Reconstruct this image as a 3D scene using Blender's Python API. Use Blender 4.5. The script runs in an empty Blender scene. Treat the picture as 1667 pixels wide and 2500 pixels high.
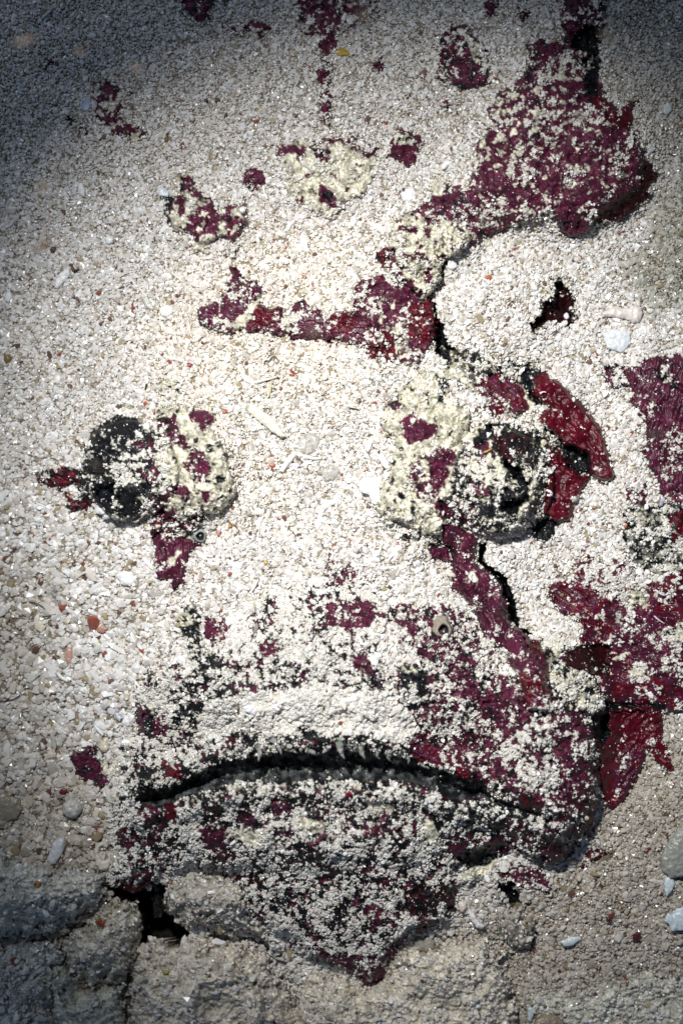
import bpy, math, random
import numpy as np
from mathutils import Vector

rng = np.random.default_rng(7)
random.seed(7)
W, H = 1667.0, 2500.0        # picture plane measured in millimetre-like units
S = 0.00014                  # metres per unit
HC = 4200.0                  # camera height in the same units
C = bpy.context.scene.collection

# ------------------------------------------------------------------ camera
cd = bpy.data.cameras.new("camera"); cam = bpy.data.objects.new("camera", cd); C.objects.link(cam)
cam.location = (0, 0, HC*S)
cd.sensor_fit = 'VERTICAL'; cd.sensor_height = 36; cd.lens = 36*HC/H
cd.clip_start = 0.02; cd.clip_end = 20
cd.dof.use_dof = True; cd.dof.focus_distance = (HC-60)*S; cd.dof.aperture_fstop = 7.0
bpy.context.scene.camera = cam

# ------------------------------------------------------------------ light: dim night water, one diver's torch
EXPOSURE = 0.0
world = bpy.data.worlds.new("World"); bpy.context.scene.world = world; world.use_nodes = True
nt = world.node_tree; bg = nt.nodes['Background']
sky = nt.nodes.new('ShaderNodeTexSky'); sky.sky_type = 'NISHITA'; sky.sun_disc = False
sky.sun_elevation = math.radians(48); sky.sun_rotation = math.radians(-35)
nt.links.new(sky.outputs[0], bg.inputs[0]); bg.inputs[1].default_value = 0.03
def aim(o, t):
    o.rotation_euler = (Vector(t)-Vector(o.location)).to_track_quat('-Z', 'Y').to_euler()
sd = bpy.data.lights.new("sun", 'SUN'); sd.energy = 0.22; sd.angle = math.radians(2); sd.color = (.72, .88, 1)
sun = bpy.data.objects.new("sun", sd); C.objects.link(sun); sun.location = (-.3, .45, .6); aim(sun, (0, 0, 0))
ld = bpy.data.lights.new("dive_torch", 'SPOT'); ld.energy = 14.2; ld.color = (1, .985, .955)
ld.spot_size = math.radians(43.5); ld.spot_blend = 1.0; ld.shadow_soft_size = 0.012
torch = bpy.data.objects.new("dive_torch", ld); C.objects.link(torch)
torch.location = (-.085, .18, .46); aim(torch, (0.025, -.001, 0))
vs = bpy.context.scene.view_settings
vs.view_transform = 'Standard'; vs.look = 'None'; vs.gamma = 1; vs.use_curve_mapping = False; vs.exposure = EXPOSURE

# ------------------------------------------------------------------ raster helpers
M = 170.0; ST = 2.0
us = np.arange(-M, W+M+1, ST); vsr = np.arange(-M, H+M+1, ST)
NU, NV = len(us), len(vsr)
U, V = np.meshgrid(us, vsr)
def gnoise(X, Y, seed):
    r = np.random.default_rng(seed); a = r.random((128, 128))*2*np.pi
    gx, gy = np.cos(a), np.sin(a)
    xi = np.floor(X).astype(np.int64); yi = np.floor(Y).astype(np.int64)
    fx = X-xi; fy = Y-yi; xi &= 127; yi &= 127; x1 = (xi+1) & 127; y1 = (yi+1) & 127
    sx = fx*fx*fx*(fx*(fx*6-15)+10); sy = fy*fy*fy*(fy*(fy*6-15)+10)
    n00 = gx[yi, xi]*fx+gy[yi, xi]*fy; n10 = gx[yi, x1]*(fx-1)+gy[yi, x1]*fy
    n01 = gx[y1, xi]*fx+gy[y1, xi]*(fy-1); n11 = gx[y1, x1]*(fx-1)+gy[y1, x1]*(fy-1)
    a0 = n00+(n10-n00)*sx; a1 = n01+(n11-n01)*sx
    return (a0+(a1-a0)*sy)*1.5
def fbm(X, Y, sc, seed, octv=3, gain=.55):
    o = 0; amp = 1; tot = 0
    for k in range(octv):
        o = o+gnoise(X/sc+k*17.3, Y/sc-k*9.1, seed+k)*amp; tot += amp*amp; amp *= gain; sc *= .5
    return o/math.sqrt(tot)*1.0
def sstep(a, b, x):
    t = np.clip((x-a)/(b-a), 0, 1); return t*t*(3-2*t)
def cdf(n):                      # noise (std about .4) to roughly uniform 0..1
    return 1/(1+np.exp(-n*4.2))
warpA = fbm(U, V, 34, 11, 3); warpB = fbm(U, V, 34, 21, 3)
fineA = fbm(U, V, 11, 31, 2); fineB = fbm(U, V, 11, 41, 2)
UW = U+warpA*11+fineA*7; VW = V+warpB*11+fineB*7
def poly_sdf(pts, X, Y):
    px = np.array([p[0] for p in pts], float); py = np.array([p[1] for p in pts], float)
    d = np.full(X.shape, 1e9); ins = np.zeros(X.shape, bool); n = len(px)
    for i in range(n):
        x0, y0, x1, y1 = px[i], py[i], px[(i+1) % n], py[(i+1) % n]
        ex, ey = x1-x0, y1-y0; L = ex*ex+ey*ey+1e-9
        t = np.clip(((X-x0)*ex+(Y-y0)*ey)/L, 0, 1)
        d = np.minimum(d, (X-x0-t*ex)**2+(Y-y0-t*ey)**2)
        if y0 != y1:
            c = ((y0 > Y) != (y1 > Y)) & (X < (x1-x0)*(Y-y0)/(y1-y0)+x0); ins ^= c
    d = np.sqrt(d); return np.where(ins, d, -d)
def window(pts, pad=40):
    a = np.array(pts, float)
    j0 = int(max(0, (a[:, 0].min()-pad+M)//ST)); j1 = int(min(NU, (a[:, 0].max()+pad+M)//ST+1))
    i0 = int(max(0, (a[:, 1].min()-pad+M)//ST)); i1 = int(min(NV, (a[:, 1].max()+pad+M)//ST+1))
    return slice(i0, i1), slice(j0, j1)
def ellp(cx, cy, rx, ry=None, rot=0, n=14):
    ry = ry or rx
    return [(cx+rx*math.cos(a)*math.cos(rot)-ry*math.sin(a)*math.sin(rot), cy+rx*math.cos(a)*math.sin(rot)+ry*math.sin(a)*math.cos(rot))
            for a in [2*math.pi*k/n for k in range(n)]]
CROPS = {'TL': (0, 0, 1.8447), 'TR': (817, 0, 1.8447), 'ML': (0, 850, 1.8447), 'MR': (817, 850, 1.8447),
         'BL': (0, 1650, 1.8447), 'BR': (817, 1650, 1.8447), 'RE': (1050, 900, 3.92), 'LE': (180, 980, 3.733),
         'MO': (400, 1700, 1.96), 'RS': (1250, 850, 2.475), 'BK': (0, 2000, 2.24), 'S': (0, 0, 1)}
def cv(crop, pts):
    ox, oy, s = CROPS[crop]; return [(ox+x/s, oy+y/s) for x, y in pts]

COL = {'P': (.070, .008, .026), 'R': (.078, .0005, .007), 'K': (.005, .006, .008), 'C': (.60, .57, .45), 'D': (.022, .001, .003),
       'G': (.20, .20, .16)}
# ------------------------------------------------------------------ broad relief
Hh = np.zeros(U.shape)
def dome(cx, cy, rx, ry, h, rot=0, p=1.0):
    global Hh
    r = math.radians(rot); dx = U-cx; dy = V-cy
    x = (dx*math.cos(r)+dy*math.sin(r))/rx; y = (-dx*math.sin(r)+dy*math.cos(r))/ry
    q = np.clip(1-(x*x+y*y), 0, 1); Hh = Hh+h*(q*q*(3-2*q))**p
for d in [(800, 1500, 780, 1000, 70), (480, 1150, 120, 160, 70), (1020, 1180, 140, 220, 65),
          (745, 1130, 190, 280, -30), (820, 1660, 520, 220, 95), (760, 1975, 560, 180, 92),
          (890, 2180, 260, 220, 25), (1350, 1800, 170, 330, 125), (1360, 380, 290, 230, 130), (1250, 230, 170, 170, 50), (1060, 570, 170, 130, 75, -40),
          (1210, 740, 200, 180, 38), (800, 430, 170, 110, 22), (510, 530, 120, 120, 25), (1640, 1150, 230, 420, 30),
          (1530, 1560, 230, 220, 25), (800, 120, 120, 320, 12), (1130, 150, 110, 130, 18), (280, 290, 90, 90, 12)]:
    dome(*d)
for cx, cy, r, h in [(312, 1150, 128, 85), (1218, 1180, 138, 92)]:      # the two bulging eye mounds
    q = np.clip(1-((U-cx)**2+(V-cy)**2)/r**2, 0, 1); Hh += h*np.sqrt(q)*sstep(0, .12, q)
Hh -= 105*sstep(2040, 2520, V)                                       # the chin and the rubble fall away towards the viewer
Hh += fbm(U, V, 160, 51, 3)*9

# ------------------------------------------------------------------ painted zones
mask = np.zeros(U.shape)                 # 1 where the fish shows, 0 where sand lies
col = np.zeros(U.shape+(3,)); col[:] = COL['K']
dust = np.ones(U.shape)
wrk = np.zeros(U.shape)                  # wrinkle amount
mA = cdf(fbm(U, V, 22, 61, 3)); mB = cdf(fbm(U*1.0, V, 17, 71, 3))
def Z(crop, kind, d, pts, raise_=5, rag=1.0, soft=2.5, wr=0.4):
    """paint one zone: kind is 'A' or 'AB.f' (A mottled with a fraction f of B)"""
    global Hh
    pts = cv(crop, pts); w = window(pts)
    X = U[w]+(UW[w]-U[w])*rag; Y = V[w]+(VW[w]-V[w])*rag
    s = poly_sdf(pts, X, Y); a = sstep(-soft, soft, s)
    if kind == 'S':
        mask[w] *= (1-a); Hh[w] += raise_*sstep(-4, 14, s); return
    if '.' in kind:
        f = float(kind[2:]); t = sstep(f+.06, f-.06, mA[w])[..., None]
        c = np.array(COL[kind[0]])*(1-t)+np.array(COL[kind[1]])*t
    else:
        c = np.array(COL[kind])
    mask[w] = np.maximum(mask[w], a); A = a[..., None]
    col[w] = col[w]*(1-A)+c*A; ad = sstep(-soft, (3 if soft < 15 else 75), s); dust[w] = dust[w]*(1-ad)+d*ad; wrk[w] = wrk[w]*(1-a)+wr*a
    if raise_: Hh[w] += raise_*sstep(-3, 13, s)

ZONES = [
 # --- spine line, nape and the patches that show through the sand at the top
 ('TL','PK.2',.25,[(760,-60),(980,-60),(970,0),(930,75),(880,95),(820,50)]),
 ('TL','PC.15',.2,[(1040,120),(1090,95),(1180,100),(1218,120),(1170,165),(1100,170),(1050,150)]),
 ('TL','C',.3,[(1105,140),(1165,150),(1160,172),(1110,168)]),
 ('TL','PC.15',.28,[(1300,-60),(1690,-60),(1690,30),(1600,100),(1530,150),(1470,210),(1430,220),(1440,160),(1380,140),(1330,70)]),
 ('TL','P',.28,[(1435,140),(1520,140),(1495,290),(1450,290)]), ('TL','P',.32,[(1425,310),(1495,305),(1485,395),(1435,375)]),
 ('TL','P',.42,[(1440,400),(1495,425),(1490,570),(1450,560)]), ('TL','P',.4,[(1380,625),(1600,618),(1600,640),(1390,648)]),
 ('TL','P',.15,[(1075,800),(1130,762),(1190,768),(1200,820),(1150,855),(1095,838)]),
 ('TL','P',.55,[(185,270),(250,245),(262,300),(200,312)]),
 ('TL','PC.12',.08,[(450,350),(505,365),(530,430),(555,480),(540,540),(600,560),(650,600),(645,640),(590,645),(565,600),(500,608),(450,545),(425,500),(448,430)]),
 ('TL','C',.3,[(460,465),(505,450),(525,490),(490,510)]), ('TL','C',.2,[(590,590),(630,585),(620,640),(592,640)]),
 ('TL','CK.4',.3,[(300,512),(342,508),(332,572),(298,562)]), ('TL','P',.4,[(345,568),(412,572),(402,605),(358,602)]),
 ('TL','P',.6,[(556,375),(618,398),(608,436),(566,424)]),
 ('TL','PC.18',.08,[(805,820),(860,795),(895,840),(935,890),(965,930),(1000,960),(1050,920),(1095,940),(1108,1000),(1085,1065),(1030,1095),(990,1065),(950,1105),(900,1105),(860,1055),(800,1045),(760,1012),(736,960),(736,890),(780,880),(825,880)],20),
 ('TL','K',.3,[(735,880),(770,880),(762,1000),(740,960)],0),
 ('TL','C',.1,[(762,955),(800,945),(805,1010),(772,1005)]), ('TL','C',.1,[(800,985),(845,945),(855,1000),(830,1045),(800,1012)]),
 ('TL','C',.15,[(930,1045),(962,1045),(955,1105),(900,1145),(860,1118)]), ('TL','C',.1,[(990,1000),(1020,995),(1012,1068),(985,1050)]),
 ('TL','C',.1,[(1058,938),(1095,955),(1085,992),(1045,980)]), ('TL','C',.1,[(838,890),(892,878),(870,960),(842,960)]),
 ('TL','K',.1,[(806,825),(832,818),(826,865),(805,858)],0), ('TL','P',.5,[(1035,1110),(1062,1100),(1060,1160),(1040,1160)]),
 ('TL','CP.12',.28,[(1230,648),(1300,636),(1410,636),(1440,672),(1500,645),(1640,655),(1700,690),(1680,790),(1620,880),(1568,905),(1520,965),(1480,1000),(1430,960),(1300,905),(1285,780),(1245,720)],8,1,2.5,1.0),
 ('TL','P',.2,[(1225,658),(1270,645),(1320,655),(1385,665),(1380,700),(1300,690),(1260,725)]),
 ('TL','PK.3',.1,[(1425,670),(1482,675),(1478,730),(1425,722)]), ('TL','PK.3',.15,[(1428,832),(1500,865),(1535,930),(1500,945),(1438,912)]),
 ('TL','R',.1,[(1325,890),(1388,902),(1375,922),(1320,908)]), ('TR','P',.35,[(100,660),(150,645),(192,655),(188,712),(115,705)]),
 ('TR','P',.5,[(-60,622),(60,622),(60,645),(-60,645)]),
 ('TR','PK.3',.2,[(490,148),(560,112),(612,130),(645,180),(612,230),(622,280),(700,270),(705,350),(670,392),(560,414),(500,392),(452,360),(446,310),(478,260),(468,200)],16),
 ('TR','CK.3',.4,[(598,180),(680,165),(702,230),(670,290),(608,282)]), ('TR','CP.5',.1,[(520,200),(560,190),(565,260),(530,270)]),
 ('TR','P',.3,[(470,455),(532,458),(520,502),(478,492)]), ('TR','P',.3,[(690,-40),(745,-40),(722,62),(666,84)]),
 ('TR','P',.45,[(826,38),(882,48),(862,114),(818,84)]), ('TR','P',.45,[(158,268),(212,268),(202,332),(168,322)]),
 ('TR','P',.12,[(272,572),(340,585),(385,600),(398,650),(372,700),(340,745),(290,735),(242,705),(248,650)],12),
 ('TR','CK.2',.55,[(284,580),(345,600),(368,640),(330,655),(275,645)]),
 # --- the ridge running to the upper right
 ('TR','PK.25',.18,[(1040,-80),(1200,-80),(1220,60),(1205,140),(1198,260),(1195,380),(1225,450),(1280,500),(1300,480),(1365,448),(1350,510),(1325,560),(1372,640),(1425,740),(1452,800),(1424,862),(1372,935),(1300,985),(1240,1005),(1160,1015),(1112,1064),(1040,1074),(998,1004),(960,962),(880,1012),(780,1032),(700,1062),(640,1102),(560,1142),(490,1162),(480,1240),(450,1302),(400,1352),(350,1322),(298,1282),(250,1202),(190,1132),(250,1120),(268,1060),(248,1010),(330,960),(390,930),(440,900),(430,850),(470,800),(520,830),(600,850),(608,780),(638,720),(638,660),(680,600),(698,480),(738,410),(800,400),(828,350),(880,280),(858,200),(920,178),(1000,190),(1050,150),(1018,120)],22),
 ('TR','PC.30',.20,[(690,480),(740,420),(830,420),(900,360),(1000,230),(1140,240),(1160,400),(1050,480),(960,470),(920,620),(800,700),(700,720),(640,700),(680,600)],6),
 ('TR','PC.12',.20,[(620,740),(760,700),(930,600),(1000,470),(1180,480),(1330,600),(1390,720),(1300,860),(1160,930),(960,960),(760,1020),(620,960),(600,850)],6),
 ('TR','K',.05,[(1095,130),(1180,95),(1205,200),(1192,300),(1180,430),(1120,430),(1118,320),(1130,230),(1060,200)],-35),
 ('TR','R',.05,[(1140,440),(1200,440),(1270,520),(1330,480),(1350,500),(1310,580),(1200,540)],-8),
 ('TR','D',.02,[(1380,690),(1445,800),(1372,935),(1250,995),(1145,1010),(1180,968),(1280,900),(1370,830)],-18),
 ('TR','P',.08,[(1000,940),(1150,930),(1150,1000),(1112,1060),(1040,1070),(1000,1005)],8,.6,2.5,1.4),
 ('TR','CP.30',.25,[(245,1010),(330,958),(430,975),(560,1000),(640,1050),(560,1142),(490,1162),(480,1240),(450,1302),(400,1345),(340,1300),(290,1200),(250,1100)],12,1,2.5,1.6),
 ('TR','CK.1',.3,[(425,800),(470,795),(505,815),(480,870),(440,880)],8),
 # --- crescent fold across the nape
 ('TL','P',.16,[(1040,1210),(1088,1216),(1085,1255),(1162,1256),(1175,1310),(1135,1360),(1200,1376),(1260,1382),(1280,1418),(1330,1376),(1380,1356),(1430,1396),(1480,1418),(1500,1386),(1600,1396),(1700,1440),(1740,1568),(1640,1560),(1480,1532),(1380,1524),(1280,1514),(1200,1505),(1120,1495),(1090,1465),(1040,1515),(960,1484),(888,1452),(880,1420),(898,1378),(980,1348),(1020,1308),(1038,1268)],22),
 ('TL','R',.06,[(1140,1384),(1262,1390),(1272,1422),(1222,1470),(1125,1475)],3), ('TL','R',.06,[(1488,1398),(1600,1402),(1590,1480),(1510,1460)],3),
 ('TL','C',.25,[(1050,1450),(1108,1408),(1158,1332),(1178,1296),(1196,1310),(1172,1374),(1126,1434),(1114,1486),(1065,1484)],6),
 ('TL','CP.4',.5,[(1275,1420),(1330,1400),(1350,1440),(1310,1500),(1270,1500)],4), ('TL','C',.4,[(960,1425),(1050,1452),(1040,1470),(958,1440)],3),
 ('TR','PC.12',.22,[(95,1270),(200,1236),(262,1256),(342,1306),(400,1350),(430,1336),(448,1400),(444,1500),(410,1600),(380,1640),(280,1640),(180,1600),(128,1450),(98,1380),(86,1320)],16),
 ('TR','R',.05,[(330,1372),(440,1336),(446,1500),(384,1564),(336,1500),(366,1440)],5), ('TR','RK.3',.1,[(188,1128),(244,1138),(242,1202),(188,1192)],4),
 ('TR','R',.15,[(-20,1400),(85,1398),(92,1450),(52,1502),(-20,1492)],4), ('TR','R',.35,[(130,1500),(240,1490),(300,1580),(260,1640),(160,1610)],3),
 ('TR','CP.3',.6,[(270,1430),(320,1430),(330,1520),(290,1600),(260,1520)],5),
 ('TR','K',0,[(480,1176),(504,1160),(492,1260),(452,1330),(462,1400),(492,1460),(502,1520),(580,1600),(640,1680),(520,1650),(440,1590),(446,1450),(440,1340),(468,1290)],-70),
 ('TR','R',.02,[(448,1440),(492,1418),(498,1450),(450,1505)],20),
 ('TR','KC.35',.5,[(900,1440),(935,1310),(970,1230),(1070,1250),(1110,1400),(1070,1470),(1060,1490),(980,1450),(900,1500)],4),
 ('TR','D',.02,[(880,1450),(920,1390),(982,1350),(984,1290),(1020,1268),(1062,1310),(1072,1380),(1072,1440),(1050,1484),(980,1442),(900,1494),(878,1480)],-50),
 # --- left eye, flaps, left brow plate
 ('ML','KC.10',.20,[(380,440),(420,368),(510,298),(605,308),(690,378),(750,450),(762,560),(750,650),(704,704),(640,756),(560,784),(480,764),(428,704),(386,620),(374,540)],12),
 ('ML','PK.4',.32,[(580,420),(690,420),(720,620),(640,600)],3), ('ML','K',.12,[(420,400),(520,310),(600,330),(620,420),(520,470),(420,480)],0),
 ('ML','K',.14,[(450,650),(560,640),(640,700),(620,750),(540,770),(470,740)],0), ('ML','PC.3',.85,[(560,470),(620,430),(650,520),(600,560)],0), ('ML','KC.4',.8,[(690,380),(740,370),(770,500),(760,620),(720,600),(700,480)],0),
 ('ML','RK.35',.08,[(178,550),(260,528),(342,542),(372,580),(330,602),(270,642),(180,606),(168,590)],14), ('ML','RK.35',.12,[(278,650),(340,658),(402,688),(414,732),(330,744),(288,722),(288,682)],14),
 ('ML','K',.35,[(340,540),(400,560),(420,700),(380,690),(350,620)],0),
 ('ML','CK.13',.07,[(740,298),(800,258),(870,278),(942,268),(972,320),(952,360),(1002,420),(1022,500),(1052,560),(1064,650),(1032,704),(962,744),(882,764),(800,784),(750,764),(738,700),(778,640),(758,560),(748,500),(768,420),(738,380)],22,1,2.5,1.0),
 ('ML','PK.2',.12,[(708,318),(792,302),(802,350),(802,396),(862,396),(842,442),(780,424),(738,372)],2), ('ML','P',.3,[(755,380),(850,385),(850,450),(780,440)],0),
 ('ML','P',.15,[(828,276),(880,268),(962,308),(956,362),(910,384),(868,322)],3), ('ML','C',.1,[(800,320),(850,305),(876,345),(860,385),(812,380)],5,1,2.5,1.4),
 ('ML','P',.14,[(868,436),(902,468),(942,520),(944,562),(902,594),(868,584),(826,530),(858,480)],-2), ('ML','P',.1,[(890,640),(952,640),(952,692),(898,694)],-2),
 ('ML','P',.2,[(778,598),(832,608),(864,672),(800,664),(766,640)],-2), ('ML','P',.12,[(738,742),(792,708),(804,774),(760,804),(716,802)],2),
 ('ML','PK.4',.5,[(640,760),(720,640),(770,600),(760,700),(700,790)],0),
 ('ML','KP.4',.3,[(758,125),(778,165),(835,185),(830,205),(780,195),(756,150)],2), ('ML','CK.3',.6,[(700,148),(790,138),(802,258),(720,300)],3),
 ('ML','PK.4',.22,[(655,760),(740,700),(762,780),(850,758),(925,745),(900,800),(840,850),(760,856),(690,856)],6,1,2.5,1.4),
 ('ML','CK.4',.3,[(800,830),(860,815),(870,860),(810,868)],3),
 ('ML','P',.12,[(690,856),(760,856),(870,862),(915,880),(880,905),(842,940),(850,1010),(822,1062),(790,1078),(770,1050),(740,1052),(700,1040),(698,980)],14),
 ('ML','C',.2,[(745,970),(800,905),(812,912),(775,985)],2,.5),
 # --- snout
 ('ML','KP.30',.78,[(850,1380),(960,1330),(1040,1350),(1120,1130),(1200,1090),(1300,1080),(1450,1060),(1600,1040),(1700,1060),(1740,1568),(1740,1700),(650,1700),(690,1470),(830,1440)],8,2.5,34),
 ('ML','KC.15',.2,[(820,1150),(870,1146),(904,1200),(904,1260),(904,1370),(862,1404),(828,1330),(816,1250)],14), ('ML','CK.2',.1,[(795,1185),(850,1180),(862,1240),(812,1252)],10,.6),
 ('ML','P',.1,[(930,1208),(1002,1198),(1028,1260),(1012,1314),(960,1334),(918,1292)],6), ('ML','P',.4,[(1195,1210),(1260,1190),(1255,1245),(1200,1240)],3),
 ('ML','P',.4,[(1150,1340),(1270,1330),(1255,1385),(1190,1410),(1165,1380)],3), ('ML','P',.45,[(1470,1000),(1530,950),(1600,985),(1600,1070),(1500,1074)],4),
 ('ML','K',.3,[(850,1390),(960,1345),(1010,1400),(980,1480),(880,1450)],2), ('ML','PK.4',.35,[(1000,1390),(1070,1400),(1080,1460),(1010,1450)],3),
 ('ML','R',.1,[(1140,1510),(1370,1490),(1370,1520),(1200,1545)],2),('ML','P',.15,[(1410,1480),(1510,1510),(1500,1530),(1420,1515)],2),
 ('ML','KC.3',.55,[(870,1440),(1000,1460),(1040,1568),(900,1568)],2),
 # --- right brow plate, eye and flaps
 ('MR','CK.12',.16,[(225,250),(270,238),(330,148),(400,106),(480,76),(560,56),(622,110),(642,180),(704,270),(722,340),(652,430),(562,480),(542,640),(482,700),(504,790),(480,844),(400,834),(300,804),(218,794),(190,730),(206,620),(248,560),(268,500),(248,400),(208,330)],24,1,2.5,1.1),
 ('MR','P',.12,[(298,328),(350,288),(400,338),(452,338),(464,390),(380,424),(308,414)],2), ('MR','PK.3',.2,[(228,250),(290,238),(322,270),(260,292)],2),
 ('MR','P',.2,[(378,490),(470,458),(532,448),(544,500),(504,600),(430,694),(370,672),(346,620),(420,600),(428,540)],-1), ('MR','P',.15,[(438,690),(500,698),(544,740),(484,794)],3),
 ('MR','P',.7,[(322,540),(370,500),(400,560),(350,620)],0),
 ('MR','K',.5,[(470,130),(500,130),(500,250),(478,250)],0), ('MR','K',.5,[(540,130),(575,150),(580,185),(545,175)],0),
 ('MR','CK.03',.05,ellp(545,335,72,68),14,.5,2.5,1.6), ('MR','CK.06',.05,ellp(515,400,60,44),10,.5,2.5,1.5), ('MR','K',.1,ellp(614,350,12,30,-.3),-2),
 ('MR','KC.35',.35,[(470,-20),(560,20),(700,20),(760,60),(860,120),(820,150),(740,118),(670,122),(600,100),(520,40)],4,1,2.5,1.3),
 ('MR','PR.5',.2,[(640,180),(676,128),(740,124),(822,158),(874,230),(876,300),(812,304),(772,270),(744,330),(710,290),(680,230)],14),
 ('MR','S',1,[(500,150),(600,170),(680,250),(720,320),(620,370),(600,260),(520,240)],2),
 ('MR','CK.1',.5,[(826,166),(882,214),(934,262),(880,334),(850,322),(876,262)],8), ('MR','KC.12',.12,[(760,60),(900,60),(960,120),(900,180),(950,250),(940,300),(880,220),(820,150)],-14),
 ('MR','R',.05,[(866,140),(940,108),(1022,158),(1092,228),(1152,288),(1204,360),(1226,440),(1254,540),(1262,592),(1200,604),(1136,572),(1130,480),(1060,450),(990,400),(912,330),(950,270),(904,220),(856,190)],30,.5,2,.9),
 ('MR','K',.25,[(930,330),(1000,400),(1070,440),(1140,480),(1148,560),(1080,560),(1010,520),(940,430)],-30),  # black here is painted shade right of the eye
 ('MR','R',.06,[(926,430),(980,438),(1042,508),(1104,568),(1154,578),(1116,640),(1094,690),(1064,770),(1000,794),(936,744),(950,650),(950,560),(970,500)],22,.6,2,.9),
 ('MR','KC.2',.4,[(860,790),(950,748),(1014,790),(974,864),(900,874),(846,834)],-6),
 ('MR','KC.16',.22,[(598,450),(680,368),(780,346),(902,368),(964,450),(968,560),(938,680),(866,794),(762,846),(648,824),(556,772),(536,680),(556,560)],14,1,2.5,1.0),
 ('MR','KP.6',.3,[(580,440),(680,400),(720,480),(640,540),(580,560)],0), ('MR','PK.4',.3,[(598,590),(680,580),(700,680),(620,690)],4), ('MR','DP.2',.12,[(690,370),(800,350),(880,380),(870,520),(760,500)],0),
 ('MR','CK.35',.22,[(590,500),(660,500),(720,470),(740,500),(800,560),(850,650),(830,660),(760,610),(700,640),(620,570)],4), ('MR','CK.1',.3,[(890,400),(920,420),(935,560),(900,700),(830,790),(820,760),(880,640),(900,520)],10,.6,2,1.6),
 ('MR','PK.35',.35,[(545,660),(600,690),(640,800),(570,770)],2),
 # --- cheek ridge and its gap, painted black for the shadow in it
 ('MR','K',.5,[(230,810),(400,835),(560,850),(540,960),(430,930),(360,870)],-4), ('MR','P',.15,[(415,885),(470,900),(520,905),(525,962),(440,958)],3), ('MR','CK.3',.5,[(360,850),(420,880),(410,905),(340,880)],3),
 ('MR','P',.12,[(488,790),(560,798),(642,848),(644,900),(632,960),(672,992),(742,1012),(774,1080),(764,1150),(794,1220),(862,1292),(934,1342),(964,1400),(966,1500),(980,1640),(860,1640),(820,1480),(780,1400),(700,1330),(650,1250),(600,1150),(528,1080),(516,1000),(538,920),(478,880)],34,.5,2,.7),
 ('MR','K',0,[(650,880),(690,866),(672,960),(732,1000),(778,1040),(806,1120),(838,1250),(890,1290),(866,1304),(784,1222),(756,1080),(696,1012),(640,960)],-85,.4),
 ('MR','C',.5,[(600,1010),(640,1000),(640,1060),(610,1050)],1),
 ('MR','P',.12,[(-40,1150),(60,1130),(180,1140),(180,1240),(110,1270),(20,1260),(-40,1240)],8), ('MR','P',.4,[(-40,960),(60,960),(52,1062),(-40,1070)],4),
 ('MR','PK.35',.38,[(180,1180),(330,1160),(400,1150),(520,1140),(552,1300),(480,1340),(400,1310),(370,1384),(300,1374),(310,1250),(200,1230)],6),
 ('MR','PK.25',.3,[(500,1250),(560,1330),(640,1400),(740,1450),(820,1640),(540,1640),(470,1450),(380,1400),(340,1310)],8,1,2.5,1.2),
 ('MR','PK.4',.82,[(540,1140),(650,1250),(760,1350),(820,1400),(700,1420),(600,1360),(535,1260)],6),
 ('MR','P',.25,[(60,1384),(150,1380),(180,1460),(170,1544),(80,1500)],4), ('MR','KC.3',.55,[(180,1430),(420,1420),(520,1600),(200,1600)],2),
 ('MR','RK.2',.1,[(860,1290),(940,1345),(960,1430),(930,1400),(890,1370)],2), ('MR','KC.5',.5,[(930,1330),(1000,1370),(1230,1480),(1240,1600),(1200,1640),(960,1640),(970,1440)],16,1,2.5,1.3),
 # --- right pectoral fin
 ('MR','PK.08',.13,[(1380,60),(1440,36),(1700,30),(1740,700),(1568,720),(1480,690),(1440,600),(1400,480),(1398,330),(1320,240),(1330,180),(1206,175),(1194,110),(1250,76),(1340,100)],14,1,2.5,.9),
 ('MR','KP.4',.25,[(1430,100),(1460,100),(1600,190),(1600,220),(1470,160)],-14,.5), ('MR','KP.4',.55,[(1200,70),(1300,90),(1330,180),(1270,190),(1200,160)],0),
 ('MR','P',.45,[(1300,615),(1404,628),(1396,720),(1310,712)],4),
 ('MR','KG.3',.5,[(1300,720),(1400,700),(1568,690),(1740,690),(1740,1010),(1400,1020),(1320,960),(1290,850)],-10), ('MR','CK.2',.2,[(1340,750),(1400,690),(1430,750),(1400,800),(1350,780)],6), ('MR','RK.3',.1,[(1500,720),(1740,700),(1740,860),(1520,870)],4),
 ('MR','PR.5',.16,[(950,1080),(1010,1036),(1062,1044),(1100,956),(1160,948),(1150,1050),(1250,1130),(1350,1180),(1400,1150),(1400,1080),(1568,990),(1740,980),(1740,1640),(1230,1640),(1180,1470),(1040,1430),(1026,1380),(1100,1330),(1120,1250),(1006,1184),(996,1150),(950,1110)],16,1,2.5,1.0),
 ('MR','P',.85,[(1120,980),(1300,940),(1360,1080),(1330,1160),(1200,1120),(1110,1060)],3), ('MR','CK.15',.3,[(1300,1100),(1360,1080),(1412,1130),(1400,1172),(1330,1160)],6),
 ('MR','D',.06,[(1030,1370),(1130,1330),(1250,1330),(1240,1480),(1180,1474),(1050,1440)],-24,.5), ('MR','KC.5',.5,[(900,1300),(1010,1300),(1100,1340),(1020,1380),(940,1350)],3),
 ('MR','PK.1',.3,[(1240,1160),(1400,1180),(1568,1300),(1568,1500),(1400,1480),(1330,1400),(1250,1330)],5,1,2.5,1.2), ('MR','CK.4',.6,[(1440,1280),(1560,1230),(1740,1260),(1740,1350),(1560,1350)],3),
 ('RS','CK.2',.4,[(700,1960),(790,1930),(800,1990),(720,2010)],4), ('RS','CP.3',.3,[(610,1880),(700,1820),(715,1840),(640,1895)],4),
 # --- jaws, cheek and chin
 ('J','J',0,0),
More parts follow.
